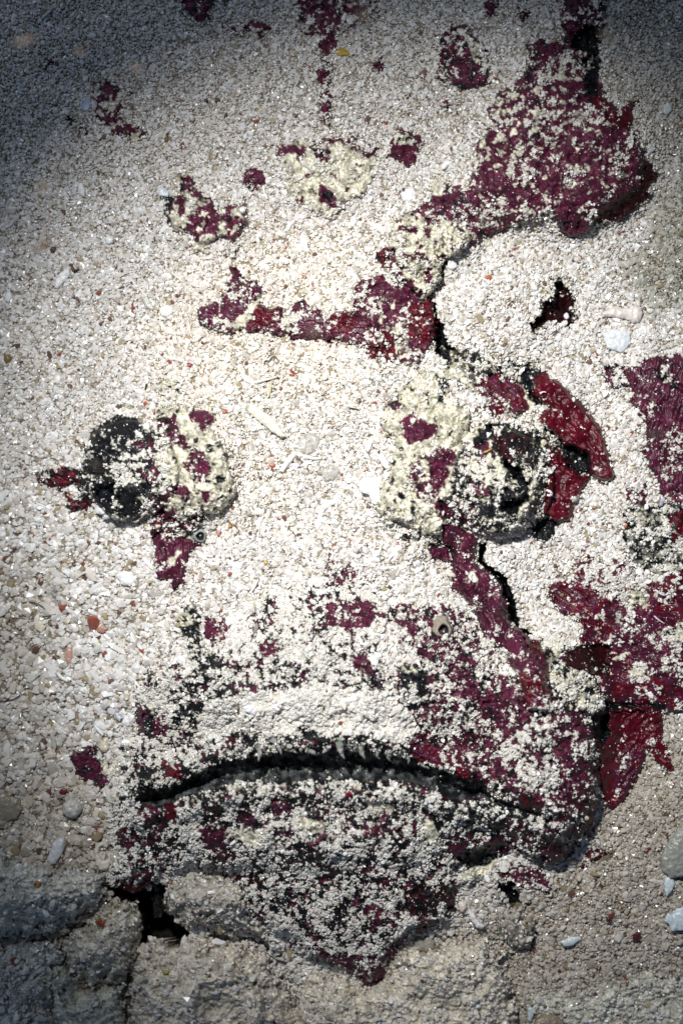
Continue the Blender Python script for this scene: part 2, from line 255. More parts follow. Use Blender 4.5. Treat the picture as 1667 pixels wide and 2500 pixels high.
 ('BL','KP.26',.55,[(700,-10),(1740,-10),(1740,1420),(1568,1370),(1300,1210),(1200,1130),(1000,1060),(1040,900),(740,880),(700,940),(520,960),(478,900),(540,790),(515,760),(490,700),(560,570),(520,410),(560,310),(620,270),(600,130),(650,10)],0,2.2,30),
 ('BR','KP.26',.50,[(-60,-10),(0,120),(-90,300),(-20,430),(-60,600),(40,760),(-70,900),(20,1050),(-60,1264),(86,1344),(140,1394),(224,1354),(262,1234),(350,1174),(482,1134),(522,1104),(545,1004),(562,934),(545,874),(600,834),(700,794),(800,794),(900,834),(1000,864),(1084,794),(1164,704),(1204,570),(1206,470),(1196,350),(1184,228),(1100,168),(1000,100),(960,-10)],0,1.5,18),
 ('BR','PK.30',.36,[(200,-10),(960,-10),(1000,100),(1100,168),(1184,228),(1196,350),(1206,470),(1204,570),(1164,704),(1084,794),(1000,864),(900,834),(800,794),(700,794),(600,834),(545,874),(562,934),(545,1004),(522,1104),(482,1134),(350,1174),(262,1234)],0),
 ('BR','KP.30',.54,[(-100,520),(500,560),(480,820),(540,900),(480,1134),(350,1174),(200,1180),(-100,1180)],0),
 ('BR','P',.22,[(528,50),(622,16),(644,100),(602,144),(546,124)],3), ('BR','P',.25,[(640,130),(700,60),(760,180),(740,260),(680,200)],3,1,2.5,1.2), ('BR','R',.1,[(828,-10),(952,-10),(964,120),(902,184),(846,100)],3),
 ('BR','P',.22,[(976,228),(1042,288),(1064,370),(1164,398),(1186,470),(1154,534),(1100,564),(1036,522),(1016,400)],5), ('BR','RP.5',.1,[(1036,540),(1100,560),(1134,600),(1062,654),(1018,622)],3),
 ('BR','RP.5',.1,[(336,350),(400,306),(474,360),(474,402),(360,384)],5), ('BR','R',.1,[(536,408),(602,418),(634,472),(558,462)],4), ('BR','RK.2',.15,[(728,338),(792,318),(794,372),(738,372)],2),
 ('BR','PK.2',.3,[(764,700),(850,676),(962,656),(1014,720),(1094,760),(1054,834),(950,844),(860,804),(754,772)],5), ('BR','RK.5',.12,[(796,560),(870,538),(934,570),(964,612),(900,644),(826,602)],2),
 ('BR','K',.35,[(570,600),(760,590),(780,700),(640,740),(580,690)],-3), ('BR','P',.15,[(506,730),(560,716),(594,780),(538,804)],3), ('BR','P',.35,[(110,660),(232,676),(214,732),(136,724)],2), ('BR','PK.3',.35,[(286,650),(330,636),(394,702),(298,714)],2),
 ('BR','P',.2,[(186,916),(264,916),(222,962)],2), ('BR','DK.4',.15,[(310,960),(430,926),(560,930),(524,1004),(400,1104),(326,1064)],-4), ('BR','PK.3',.3,[(130,1040),(210,1020),(240,1090),(160,1130)],3),
 ('BR','PK.3',.4,[(340,1080),(470,1090),(500,1130),(360,1170)],3), ('BR','P',.22,[(84,1250),(180,1270),(268,1222),(230,1352),(140,1400),(80,1340)],4),
 ('BR','K',.12,[(540,800),(640,790),(780,786),(700,868),(600,894)],-16), ('BR','P',.6,[(700,890),(800,840),(940,870),(980,980),(840,960)],-2), ('BR','K',.03,[(726,936),(792,936),(868,1030),(800,1054)],-40),
 ('BR','RP.5',.5,[(1090,860),(1140,780),(1200,774),(1274,800),(1180,856)],0),
 ('BR','R',.05,[(1160,168),(1240,146),(1400,126),(1474,158),(1476,280),(1536,436),(1486,424),(1404,334),(1384,430),(1304,564),(1250,604),(1206,594),(1196,470),(1186,350)],10,.5,2,1.0),
 ('BR','PR.3',.08,[(1240,400),(1320,300),(1400,320),(1380,430),(1300,560),(1260,560)],4,.5,2,1.4), ('BR','K',.02,[(1146,168),(1232,168),(1242,260),(1200,344),(1176,280)],-40,.5),
 ('BR','K',.03,[(1200,110),(1500,130),(1470,165),(1400,130),(1230,160)],-16,.5),
 ('BL','PK.4',.22,[(596,120),(700,168),(784,230),(724,294),(634,264)],5), ('BL','CK.2',.5,[(650,80),(700,90),(690,180),(655,150)],4), ('BL','K',.25,[(760,90),(880,130),(900,180),(800,200)],0),
 ('BL','PK.2',.12,[(306,370),(380,318),(422,308),(464,390),(494,470),(460,504),(376,474),(336,410)],5), ('BL','RK.2',.12,[(1000,290),(1084,286),(1084,362),(1010,350)],3), ('BL','R',.1,[(740,398),(824,396),(820,462),(750,460)],5),
 ('BL','C',.1,[(1000,700),(1150,690),(1240,740),(1120,760)],3), ('BL','C',.15,[(1330,640),(1480,660),(1440,720),(1340,700)],3), ('BR','C',.15,[(150,560),(260,580),(240,630),(160,620)],3), ('BR','C',.15,[(400,640),(470,660),(450,760),(400,720)],3), ('BL','PK.2',.15,[(900,700),(1010,690),(1030,760),(930,790)],3), ('BL','PK.2',.15,[(1230,560),(1330,570),(1320,630),(1240,620)],3), ('BL','PR.4',.12,[(1366,250),(1484,246),(1484,322),(1398,324)],4), ('BL','K',.4,[(1340,230),(1380,225),(1370,280),(1340,270)],0),
 ('BL','PK.3',.12,[(596,590),(700,578),(744,700),(704,744),(616,632)],4), ('BL','RK.2',.12,[(750,556),(812,568),(794,654),(748,644)],3), ('BL','PK.3',.12,[(516,700),(580,676),(644,720),(664,764),(556,774)],3),
 ('BL','PK.3',.25,[(1096,590),(1200,616),(1204,684),(1126,684)],3), ('BL','RP.5',.15,[(536,930),(600,896),(694,876),(684,934),(600,976),(540,960)],3), ('BL','RK.4',.1,[(926,578),(984,598),(964,634)],2), ('BL','K',.1,[(1270,530),(1330,560),(1300,590)],-3),
 ('BL','DK.3',.12,[(1040,940),(1060,900),(1150,888),(1200,930),(1190,956),(1100,944)],3), ('BL','P',.35,[(1106,1050),(1190,1046),(1196,1104),(1140,1106)],3), ('BL','P',.45,[(1300,1200),(1420,1180),(1484,1230),(1420,1290),(1330,1270)],3),
 ('BL','P',.25,[(1414,1230),(1570,1266),(1600,1340),(1500,1316)],4), ('BL','P',.35,[(700,820),(740,810),(760,870),(720,900)],2), ('BL','PK.4',.4,[(930,760),(1090,800),(1130,850),(1000,850)],2),
 ('BR','C',.3,[(560,900),(720,830),(760,860),(560,960)],3), ('BR','K',.3,[(430,620),(520,600),(520,680),(450,690)],-2),
 ('BL','CK.3',.5,[(460,400),(520,370),(530,450),(490,470)],3),
 ('MO','KP.15',.30,[(150,330),(280,255),(400,190),(560,170),(640,140),(800,150),(840,195),(980,185),(1130,250),(1200,310),(1000,275),(800,275),(600,275),(450,300),(260,325)],0),
 ('BL','K',.4,[(900,0),(1060,-10),(1050,110),(940,120)],0), ('BR','K',.35,[(290,-20),(410,-20),(400,140),(300,150)],0), ('BR','K',.4,[(430,560),(640,560),(760,600),(700,660),(500,680)],0),
 ('MO','KC.2',.42,[(-20,480),(100,440),(300,400),(600,390),(900,400),(1150,420),(1300,480),(1500,540),(1300,540),(1000,440),(600,430),(300,450),(60,510)],0,1,10),
 ('BR','P',.35,[(900,60),(1000,120),(1040,230),(1000,300),(900,280),(850,180)],2), ('BR','P',.3,[(620,180),(760,180),(800,300),(700,330),(620,270)],2),
 ('BR','PK.15',.28,[(700,-10),(800,-10),(860,140),(960,200),(1000,330),(940,330),(860,230),(760,150)],3), ('BR','PK.25',.3,[(560,150),(700,140),(760,240),(640,250)],2), ('BR','P',.25,[(1030,180),(1120,230),(1170,340),(1100,330)],3),
 ('BR','PK.3',.35,[(840,600),(1000,600),(1060,640),(1000,720),(880,700)],2),
 ('RE','K',.12,[(500,560),(640,520),(860,560),(900,640),(760,650),(620,620),(480,680),(430,760),(400,700)],-4), ('RE','KD.4',.15,[(690,650),(820,660),(950,690),(960,900),(930,960),(820,880),(740,800)],-4),
 ('RE','K',.12,[(560,1290),(700,1230),(860,1240),(880,1300),(820,1440),(640,1440),(480,1400),(420,1300)],0), ('RE','KC.15',.3,[(980,640),(1100,640),(1100,900),(1080,1100),(1050,1350),(960,1480),(860,1520),(960,1300),(1030,1100)],-4),
 ('RE','K',.1,[(880,90),(1010,60),(990,250),(1100,330),(1060,370),(900,220),(850,170)],-8), ('RE','K',.1,[(1200,590),(1330,720),(1470,780),(1540,850),(1540,1020),(1400,1000),(1280,880)],-10),
 ('RE','K',.25,[(930,1480),(1100,1440),(1250,1480),(1180,1620),(1000,1650)],-4), ('LE','K',.1,[(200,250),(330,140),(470,160),(540,300),(420,380),(260,420),(180,480)],0), ('LE','K',.1,[(160,740),(400,760),(560,840),(640,960),(560,1040),(380,1030),(260,960),(180,860)],0),
 ('LE','KC.3',.55,[(280,560),(460,520),(640,700),(600,800),(400,740),(260,680)],0), ('LE','K',.35,[(460,360),(540,380),(640,520),(700,640),(600,600),(480,480)],0),
 ('BL','K',.3,[(690,520),(860,440),(1000,400),(1000,460),(860,530),(760,560)],0), ('BL','K',.35,[(560,480),(640,420),(730,440),(700,540),(600,560)],0), ('BR','K',.3,[(640,500),(800,580),(960,650),(1000,700),(860,680),(660,600)],-4),
 # --- clean sand and dust lying on the upper lip
 ('BL','KC.5',.93,[(900,170),(1000,110),(1120,80),(1568,60),(1740,70),(1740,230),(1520,250),(1490,230),(1360,225),(1300,270),(1100,250),(1000,280),(900,270)],0),
 ('BR','KC.5',.92,[(-100,60),(200,90),(340,160),(380,260),(300,300),(150,270),(-100,250)],0),
 ('BR','PK.35',.55,[(760,300),(900,190),(980,260),(1000,420),(1020,540),(930,540),(800,480),(720,400)],5),
]
JAW = cv('BL', [(1100,-700),(850,-470),(700,-10),(650,10),(600,130),(620,270),(560,310),(520,410),(560,570),(490,700),(515,760),(540,790),(478,900),(520,960),(700,940),(740,880),(1040,900),(1000,1060),(1200,1130),(1300,1210),(1568,1370)])+cv('BR', [(86,1344),(140,1394),(224,1354),(262,1234),(350,1174),(482,1134),(522,1104),(545,1004),(562,934),(545,874),(600,834),(700,794),(800,794),(900,834),(1000,864),(1084,794),(1164,704),(1204,570),(1206,470),(1196,350),(1184,228),(1100,168),(1000,100),(960,-10),(800,-300),(300,-600)])
for z in ZONES:
    if z[0] == 'J':
        w = window(JAW); Hh[w] += 46*sstep(-6, 34, poly_sdf(JAW, UW[w], VW[w]))
    else: Z(*z)
for (cr, x, y, r) in [('ML',890,410,13),('ML',945,460,15),('ML',995,585,21),('ML',970,525,11),('ML',1035,640,12),('ML',995,680,15),('ML',875,730,14),('ML',825,720,12),('ML',1000,640,8),
                      ('MR',302,665,14),('MR',350,735,18),('MR',255,600,14),('MR',270,690,10),('MR',230,740,12),('MR',270,515,14),('MR',400,760,9),('MR',520,380,12),('MR',455,740,8)]:
    Z(cr, 'K', .1, ellp(x, y, r), -4, .5)

# ------------------------------------------------------------------ mouth slit
upper = cv('BL', [(660,530),(800,490),(870,450),(980,400),(1150,372),(1260,345),(1400,362),(1568,335)])+cv('BR', [(150,350),(330,372),(450,418),(640,486),(760,560),(960,642)])
lower = cv('BR', [(970,652),(860,616),(760,586),(660,552),(530,556),(400,492),(200,468),(0,476)])+cv('BL', [(1500,458),(1300,482),(1100,468),(950,512),(830,545),(740,578),(650,585),(610,560)])
slit = upper+lower; w = window(slit, 90)
ss = poly_sdf(slit, U[w]+(UW[w]-U[w])*.6, V[w]+(VW[w]-V[w])*.6)
Hh[w] += 44*np.exp(-((ss+30)/26.0)**2)-84*sstep(-8, 22, ss)
lipd = sstep(-34, -6, ss)*sstep(1775, 1840, V[w]-0*ss)*.0
a = sstep(-3, 3, ss); mask[w] = np.maximum(mask[w], a)
inner = cdf(fbm(U[w], V[w], 26, 81, 3)); cc = np.array([.012, .016, .018])*(1-inner[..., None])+np.array([.17, .18, .18])*(inner**2)[..., None]
col[w] = col[w]*(1-a[..., None])+cc*a[..., None]; dust[w] = dust[w]*(1-a)+.04*a; wrk[w] = wrk[w]*(1-a)+.8*a
# ------------------------------------------------------------------ dark hollow between the rubble
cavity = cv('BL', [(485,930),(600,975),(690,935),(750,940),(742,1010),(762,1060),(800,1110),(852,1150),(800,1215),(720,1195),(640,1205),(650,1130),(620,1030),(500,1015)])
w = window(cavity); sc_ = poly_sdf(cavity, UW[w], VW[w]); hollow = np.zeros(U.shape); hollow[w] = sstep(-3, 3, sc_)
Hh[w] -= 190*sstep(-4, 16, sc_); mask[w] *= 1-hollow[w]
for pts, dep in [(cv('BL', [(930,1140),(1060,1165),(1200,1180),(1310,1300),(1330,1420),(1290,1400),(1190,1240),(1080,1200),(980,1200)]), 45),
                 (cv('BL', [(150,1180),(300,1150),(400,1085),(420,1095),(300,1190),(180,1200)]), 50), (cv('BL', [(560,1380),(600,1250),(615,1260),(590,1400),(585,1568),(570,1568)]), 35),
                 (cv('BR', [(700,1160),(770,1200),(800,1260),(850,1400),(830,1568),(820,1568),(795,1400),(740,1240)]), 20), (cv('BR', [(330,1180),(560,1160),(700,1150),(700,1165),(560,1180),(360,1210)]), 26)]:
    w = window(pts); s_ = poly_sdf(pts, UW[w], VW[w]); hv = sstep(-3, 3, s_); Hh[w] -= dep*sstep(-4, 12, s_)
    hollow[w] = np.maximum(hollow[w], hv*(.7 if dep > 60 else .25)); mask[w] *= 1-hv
# eye sockets
def pit(pts, dep, soft=14):
    w = window(pts); s_ = poly_sdf(pts, U[w]+(UW[w]-U[w])*.8, V[w]+(VW[w]-V[w])*.8); Hh[w] -= dep*sstep(-4, soft, s_)
    a = sstep(-2, 3, s_); mask[w] = np.maximum(mask[w], a); dust[w] = dust[w]*(1-a)+.02*a
    col[w] = col[w]*(1-a[..., None])+np.array(COL['K'])*a[..., None]
eyeRp = cv('MR', [(770,490),(820,530),(862,590),(880,660),(850,720),(800,750),(750,730),(760,690),(820,680),(850,640),(800,580),(760,530)])
pit(eyeRp, 48)
eyeLp = cv('LE', [(190,790),(260,760),(380,775),(400,860),(340,930),(250,900),(210,850)]); pit(eyeLp, 34)
pit(cv('LE', ellp(215,560,55,75)), 18)

# ------------------------------------------------------------------ fine relief of the skin
rid = 1-np.abs(fbm(U+warpA*14, V+warpB*14, 26, 91, 3))*2.2
rid2 = 1-np.abs(fbm(U, V, 11, 95, 2))*2
tex = wrk*(rid*6.5+rid2*2.6)+fbm(U, V, 9, 99, 2)*1.6+fbm(U, V, 62, 97, 3)*16
clump = cdf(fbm(U, V, 17, 101, 4, .85)); clump2 = cdf(fbm(U, V, 62, 111, 2))
cl = np.clip(clump*.62+clump2*.38, 0, 1); dust = np.where(dust < .9, dust*.78, dust)
cl = (np.argsort(np.argsort(cl.ravel()[::1]))/cl.size).reshape(cl.shape)
dn = sstep(dust+.02, dust-.04, cl)*(dust > .03); dsoft = (sstep(dust+.24, dust-.06, cl)*(dust > .1))**1.5           # where sand crusts stick to the skin
# sand colour and grain size
gs = 3.1+2.5*sstep(900, 1500, V)*sstep(560, 120, U)-.7*sstep(700, 200, V)+.3*sstep(1900, 2300, V)
crust = np.stack([.66+.1*warpA, .64+.1*warpA, .565+.08*warpA], -1)
bcol = col*(1+.46*np.clip(fbm(U, V, 8, 125, 2), -1, 1)[..., None])*(1+.75*np.clip(fbm(U, V, 24, 121, 3)+.1, -.9, 1.2)[..., None])+np.array([.028, .010, .020])*np.clip(fbm(U, V, 13, 127, 2), 0, 1)[..., None]*(col[..., :1] > .05)*(col[..., 1:2] < .1)  # noise paints mauve highlights and darker creases into the maroon skin
k = np.maximum(dn*.92, dsoft*.16*(.4+.6*cdf(fineA)))[..., None]; bcol = np.clip(bcol*(1-k)+crust*k, 0.002, .9)
surf = Hh+mask*(tex+dn*4.5)+(1-mask)*(fbm(U, V, 24, 131, 3)*2.4+fbm(U, V, 95, 135, 2)*9)
body_h = np.where(mask > .5, surf+2.0, surf-9-8*sstep(.5, 0, mask))

# ------------------------------------------------------------------ where the sand itself is dirtier
tone = np.ones(U.shape+(3,))
def tint(crop, pts, c, soft=40):
    global tone
    pts = cv(crop, pts); w = window(pts, 100); s_ = poly_sdf(pts, UW[w], VW[w]); a = sstep(-soft, soft, s_)[..., None]
    tone[w] = tone[w]*(1-a)+np.array(c)*a
tint('TR', [(1420,850),(1568,820),(1900,840),(1900,1330),(1430,1400),(1280,1230),(1420,1080)], (.60,.60,.54))
tint('TR', [(1200,-300),(1900,-300),(1900,840),(1450,820),(1380,560),(1230,440)], (.74,.73,.70))
tint('S', [(-300,1880),(230,1850),(300,2080),(300,2900),(-300,2900)], (.70,.66,.60), 90)
tint('S', [(1480,1780),(2000,1700),(2000,2900),(900,2900),(1050,2330),(1250,2150),(1420,2060)], (.67,.63,.57), 90)
tint('S', [(-300,1400),(130,1400),(170,1880),(-300,1900)], (.82,.80,.76), 90)
tint('S', [(600,560),(880,560),(860,980),(560,960),(520,1000),(700,1230),(560,1200),(300,800)], (1.08,1.05,1.0), 90)
# ------------------------------------------------------------------ sampling and meshes
def samp(F, u, v):
    x = np.clip((np.asarray(u, float)+M)/ST, 0, NU-1.001); y = np.clip((np.asarray(v, float)+M)/ST, 0, NV-1.001)
    i = y.astype(int); j = x.astype(int); fx = x-j; fy = y-i
    if F.ndim == 3: fx = fx[..., None]; fy = fy[..., None]
    return (F[i, j]*(1-fx)+F[i, j+1]*fx)*(1-fy)+(F[i+1, j]*(1-fx)+F[i+1, j+1]*fx)*fy
def P3(u, v, h):                 # a point of the ground plan at height h
    u = np.asarray(u, float); v = np.asarray(v, float); h = np.asarray(h, float); k = (HC-h)/HC
    return np.stack([(u-W/2)*k*S, (H/2-v)*k*S, h*S], -1)
def mesh(name, verts, faces, mat, cols=None, smooth=True, parent=None):
    me = bpy.data.meshes.new(name); verts = np.asarray(verts, np.float32).reshape(-1, 3); faces = np.asarray(faces, np.int32)
    k = faces.shape[1]; me.vertices.add(len(verts)); me.vertices.foreach_set('co', verts.ravel())
    me.loops.add(faces.size); me.loops.foreach_set('vertex_index', faces.ravel())
    me.polygons.add(len(faces)); me.polygons.foreach_set('loop_start', np.arange(0, faces.size, k, dtype=np.int32))
    me.polygons.foreach_set('use_smooth', np.full(len(faces), smooth))
    me.update(calc_edges=True)
    if cols is not None:
        at = me.color_attributes.new('Col', 'FLOAT_COLOR', 'POINT'); c4 = np.ones((len(verts), 4), np.float32); c4[:, :3] = cols
        at.data.foreach_set('color', c4.ravel())
    me.materials.append(mat); o = bpy.data.objects.new(name, me); C.objects.link(o)
    if parent: o.parent = parent
    return o
def tag(o, label=None, cat=None, group=None, kind=None):
    for k, v in (('label', label), ('category', cat), ('group', group), ('kind', kind)):
        if v: o[k] = v
    return o
def grid_faces(sel, I=None):     # quads of a boolean vertex grid whose four corners are selected
    idx = -np.ones(sel.shape, np.int64); idx[sel] = np.arange(sel.sum())
    q = sel[:-1, :-1] & sel[1:, :-1] & sel[:-1, 1:] & sel[1:, 1:]
    a = idx[:-1, :-1][q]; b = idx[1:, :-1][q]; c = idx[1:, 1:][q]; d = idx[:-1, 1:][q]
    return np.stack([a, b, c, d], 1)
def slab(name, sel, Uu, Vv, top, bot, cols, mat, parent=None, origin=None, under=1.0):
    """closed solid over the selected grid: top sheet, bottom sheet, side walls"""
    f = grid_faces(sel); n = int(sel.sum())
    e = np.concatenate([f[:, [0, 1]], f[:, [1, 2]], f[:, [2, 3]], f[:, [3, 0]]])
    key = np.sort(e, 1); kk = key[:, 0]*n+key[:, 1]; uq, inv, cnt = np.unique(kk, return_inverse=True, return_counts=True)
    b = e[cnt[inv] == 1]
    walls = np.stack([b[:, 0]+n, b[:, 1]+n, b[:, 1], b[:, 0]], 1)
    fa = np.concatenate([f, f[:, ::-1]+n, walls])
    vt = P3(Uu[sel], Vv[sel], top[sel]); vb = vt.copy(); m0 = vb[:, :2].mean(0); vb[:, :2] = m0+(vb[:, :2]-m0)*under; vb[:, 2] = bot[sel]*S
    v = np.concatenate([vt, vb])
    used = np.zeros(2*n, bool); used[fa.ravel()] = True; re = np.cumsum(used)-1
    c = np.concatenate([cols[sel], cols[sel]])[used] if cols is not None else None
    v = v[used]
    if origin is not None: v = v-np.array(origin)
    o = mesh(name, v, re[fa], mat, c, True, parent)
    if origin is not None and parent is None: o.location = origin
    return o

# ------------------------------------------------------------------ materials
def mat(name, rough=.5, spec=.5, attr='Col', bump=0.0, bscale=900, color=None, trans=0, coat=0, mixn=0.0, alpha=1, sss=0, bump2=0, bscale2=300):
    m = bpy.data.materials.new(name); m.use_nodes = True; t = m.node_tree; b = t.nodes['Principled BSDF']; L = t.links
    b.inputs['Roughness'].default_value = rough; b.inputs['Specular IOR Level'].default_value = spec
    b.inputs['Transmission Weight'].default_value = trans; b.inputs['Coat Weight'].default_value = coat; b.inputs['Coat Roughness'].default_value = .25
    b.inputs['Alpha'].default_value = alpha
    tc = t.nodes.new('ShaderNodeTexCoord')
    if color is None:
        a = t.nodes.new('ShaderNodeAttribute'); a.attribute_name = attr; src = a.outputs['Color']
    else:
        a = t.nodes.new('ShaderNodeRGB'); a.outputs[0].default_value = (*color, 1); src = a.outputs[0]
    if mixn:
        n = t.nodes.new('ShaderNodeTexNoise'); n.inputs['Scale'].default_value = bscale*.6; n.inputs['Detail'].default_value = 4
        L.new(tc.outputs['Object'], n.inputs['Vector'])
        mr = t.nodes.new('ShaderNodeMapRange'); mr.inputs['From Min'].default_value = .3; mr.inputs['From Max'].default_value = .7
        mr.inputs['To Min'].default_value = 1-mixn; mr.inputs['To Max'].default_value = 1+mixn; L.new(n.outputs['Fac'], mr.inputs['Value'])
        vm = t.nodes.new('ShaderNodeVectorMath'); vm.operation = 'SCALE'; L.new(src, vm.inputs[0]); L.new(mr.outputs[0], vm.inputs['Scale']); src = vm.outputs[0]
    L.new(src, b.inputs['Base Color'])
    last = None
    for bs, sc in ((bump2, bscale2), (bump, bscale)):
        if bs:
            n = t.nodes.new('ShaderNodeTexNoise'); n.inputs['Scale'].default_value = sc; n.inputs['Detail'].default_value = 3
            L.new(tc.outputs['Object'], n.inputs['Vector'])
            bm = t.nodes.new('ShaderNodeBump'); bm.inputs['Strength'].default_value = 1; bm.inputs['Distance'].default_value = bs
            L.new(n.outputs['Fac'], bm.inputs['Height'])
            if last: L.new(last, bm.inputs['Normal'])
            last = bm.outputs['Normal']
    if last: L.new(last, b.inputs['Normal'])
    return m
M_skin = mat('fish_skin', .5, .28, bump=.00025, bscale=1600, bump2=.0006, bscale2=500, mixn=.3)
M_fin = mat('fin_membrane', .42, .35, bump=.00008, bscale=1400, mixn=.25)
M_grain = mat('sand_grain', .24, .6)
M_ground = mat('packed_sand', .8, .2, bump=.0012, bscale=420, mixn=.3)
M_rock = mat('rock_crust', .6, .35, bump=.0005, bscale=900, bump2=.0012, bscale2=260, mixn=.25)
M_shell = mat('shell', .32, .5, bump=.0002, bscale=900, mixn=.12)
M_glass = mat('jelly', .25, .5, color=(.62, .60, .55), trans=.0, alpha=.45)
M_eye = mat('eye_dark', .25, .3, color=(.01, .012, .018), coat=.1)
M_leaf = mat('leaf', .45, .4, color=(.42, .27, .02), bump=.0002, bscale=600, mixn=.2)
M_hair = mat('dark_fibre', .6, .3, color=(.03, .02, .012))
M_flake = mat('flake', .9, .05, color=(.065, .052, .042), mixn=.2)

# ------------------------------------------------------------------ ground
gu = np.concatenate([np.linspace(-9000, us[0]-1100, 20), np.linspace(us[0]-1000, us[0]-30, 34), us[::2], np.linspace(us[-1]+30, us[-1]+1000, 34), np.linspace(us[-1]+1100, 10500, 20)])
gv = np.concatenate([np.linspace(-9000, vsr[0]-1100, 20), np.linspace(vsr[0]-1000, vsr[0]-30, 34), vsr[::2], np.linspace(vsr[-1]+30, vsr[-1]+1000, 34), np.linspace(vsr[-1]+1100, 11500, 20)])
GU, GV = np.meshgrid(gu, gv)
inside = (GU >= us[0]) & (GU <= us[-1]) & (GV >= vsr[0]) & (GV <= vsr[-1])
def outer_h(a, b):
    far = np.maximum(np.maximum(us[0]-a, a-us[-1]), np.maximum(vsr[0]-b, b-vsr[-1]))
    return samp(Hh-mask*10, a, b)*sstep(900, 0, far)-30*sstep(0, 900, far)+fbm(a, b, 400, 141, 4)*25*sstep(0, 300, far)
gh = np.where(inside, samp(surf-mask*12-3, GU, GV), outer_h(GU, GV)-3)
hollow_shade = samp(hollow, GU, GV)*inside
gc = np.array([.28, .24, .18])*(1+.25*fbm(GU, GV, 30, 151, 3))[..., None]  # darker than the grains: shade of the gaps painted into the sheet
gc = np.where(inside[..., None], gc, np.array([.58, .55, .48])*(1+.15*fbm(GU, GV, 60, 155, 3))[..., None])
gc = gc*np.where(inside[..., None], samp(tone, GU, GV), 1); gc = gc*(1-hollow_shade[..., None])+np.array([.022, .018, .014])*hollow_shade[..., None]  # hollow and cracks painted towards black, as shade in the ground colour
selg = np.ones(GU.shape, bool)
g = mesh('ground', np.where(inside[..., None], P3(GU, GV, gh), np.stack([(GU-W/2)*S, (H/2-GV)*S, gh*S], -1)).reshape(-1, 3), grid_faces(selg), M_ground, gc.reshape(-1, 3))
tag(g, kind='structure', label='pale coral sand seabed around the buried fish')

# ------------------------------------------------------------------ rocks
occ = np.zeros(U.shape, bool)            # rock-covered area, with its own top
rocktop = np.full(U.shape, -1e3); rockcol = np.zeros(U.shape+(3,)); rockdust = np.zeros(U.shape)
def rock(label, crop, pts, height, color, dirt=.5, ring=None, wr=4.0, ang=20, base=None, rnd=None):
    pts = cv(crop, pts); w = window(pts, 60); s_ = poly_sdf(pts, U[w]+(UW[w]-U[w])*1.2, V[w]+(VW[w]-V[w])*1.2)
    sel = (s_ > 0) & ((hollow[w] < .5) | (label[:4] == 'tiny'))
    rnd = rnd or max(30, s_.max()*.95); height = height*1.9
    c_mul = 1
    prof = np.sin(np.clip(s_/rnd, 0, 1)*np.pi/2)**.72
    rib = np.sin(s_/4.8+warpA[w]*4+fbm(U[w], V[w], 90, 163, 2)*7)*2.0+np.sin(s_/13+warpB[w]*4)*3.5+fbm(U[w], V[w], 130, 164, 2)*10
    b0 = float(np.median(Hh[w][sel])) if base is None else base
    
    ar = math.radians(ang); X = U[w]*math.cos(ar)+V[w]*math.sin(ar); Y = -U[w]*math.sin(ar)+V[w]*math.cos(ar)
    wk = (1-np.abs(fbm(X*.35+warpA[w]*10, Y+warpB[w]*14, 17, 161, 3))*2.4)*wr*1.25+fbm(U[w], V[w], 44, 177, 3)*10
    top = Hh[w]-4+prof*height+fbm(U[w], V[w], 95, 171, 2)*height*.22+wk+fbm(U[w], V[w], 8, 175, 2)*1.5+rib*sstep(0, 12, s_)
    if ring:
        for cx, cy, r in ring:
            (cx, cy), = cv(crop, [(cx, cy)]); r /= CROPS[crop][2]; dd = np.hypot((U[w]-cx), (V[w]-cy)*1.1)+warpA[w]*13+fineA[w]*5
            top += 26*np.exp(-((dd-r)/(r*.2))**2)-17*np.exp(-(dd/(r*.66))**4)+12*np.exp(-((dd-r*.45)/(r*.12))**2)
    c = np.array(color)*(1+.3*fbm(U[w], V[w], 7, 183, 2)[..., None])*(1+.35*fbm(U[w], V[w], 26, 181, 3)+.12*wk/wr)[..., None]
    spot = sstep(.93, .97, cdf(fbm(U[w], V[w], 20, 191+int(height), 3)))[..., None]; c = c*(1-spot)+np.array([.10, .02, .035])*spot
    c = np.clip(c, .01, .9)
    full = np.zeros(U.shape, bool); full[w] = sel
    cen = P3(np.mean([p[0] for p in pts]), np.mean([p[1] for p in pts]), b0)
    o = slab('coral_rock', sel, U[w], V[w], top, np.full(top.shape, b0-110.0), c, M_rock, origin=cen, under=.78)
    tag(o, label, 'rock', 'coral rubble rocks below the fish')
    sel = sel & (top > surf[w]+1); occ[w] |= sel; rocktop[w] = np.where(sel, np.maximum(rocktop[w], top), rocktop[w])
    rockcol[w] = np.where(sel[..., None], c, rockcol[w]); rockdust[w] = np.where(sel, dirt, rockdust[w])
RC = (.52, .52, .48)
rock('wrinkled pale grey rock at the left edge below the round pearly bead', 'BL', [(-200,760),(0,775),(100,850),(250,868),(420,872),(478,900),(484,990),(390,1090),(250,1155),(100,1180),(-200,1190)], 62, RC, .06, None, 4.5, -30)
rock('finger-shaped knobbly rock pointing up into the dark hollow', 'BL', [(500,1025),(560,1012),(612,1025),(650,1080),(668,1135),(622,1240),(600,1352),(480,1392),(380,1402),(300,1300),(278,1180),(380,1100)], 60, (.50,.47,.40), .25, None, 3, 60)
rock('dark lower-left corner rock carrying a ring-shaped barnacle scar', 'BL', [(200,1330),(300,1300),(380,1410),(480,1400),(560,1380),(566,1568),(560,1760),(220,1760),(240,1568),(236,1440)], 55, (.54,.54,.48), .04, [(340,1440,88)], 3, 60)
rock('gravel-covered grey rock in the lower left corner, left of the ring scar', 'BL', [(-200,1195),(140,1190),(270,1170),(296,1300),(228,1320),(236,1440),(236,1760),(-200,1760)], 40, (.46,.47,.44), .7, None, 3, 20)
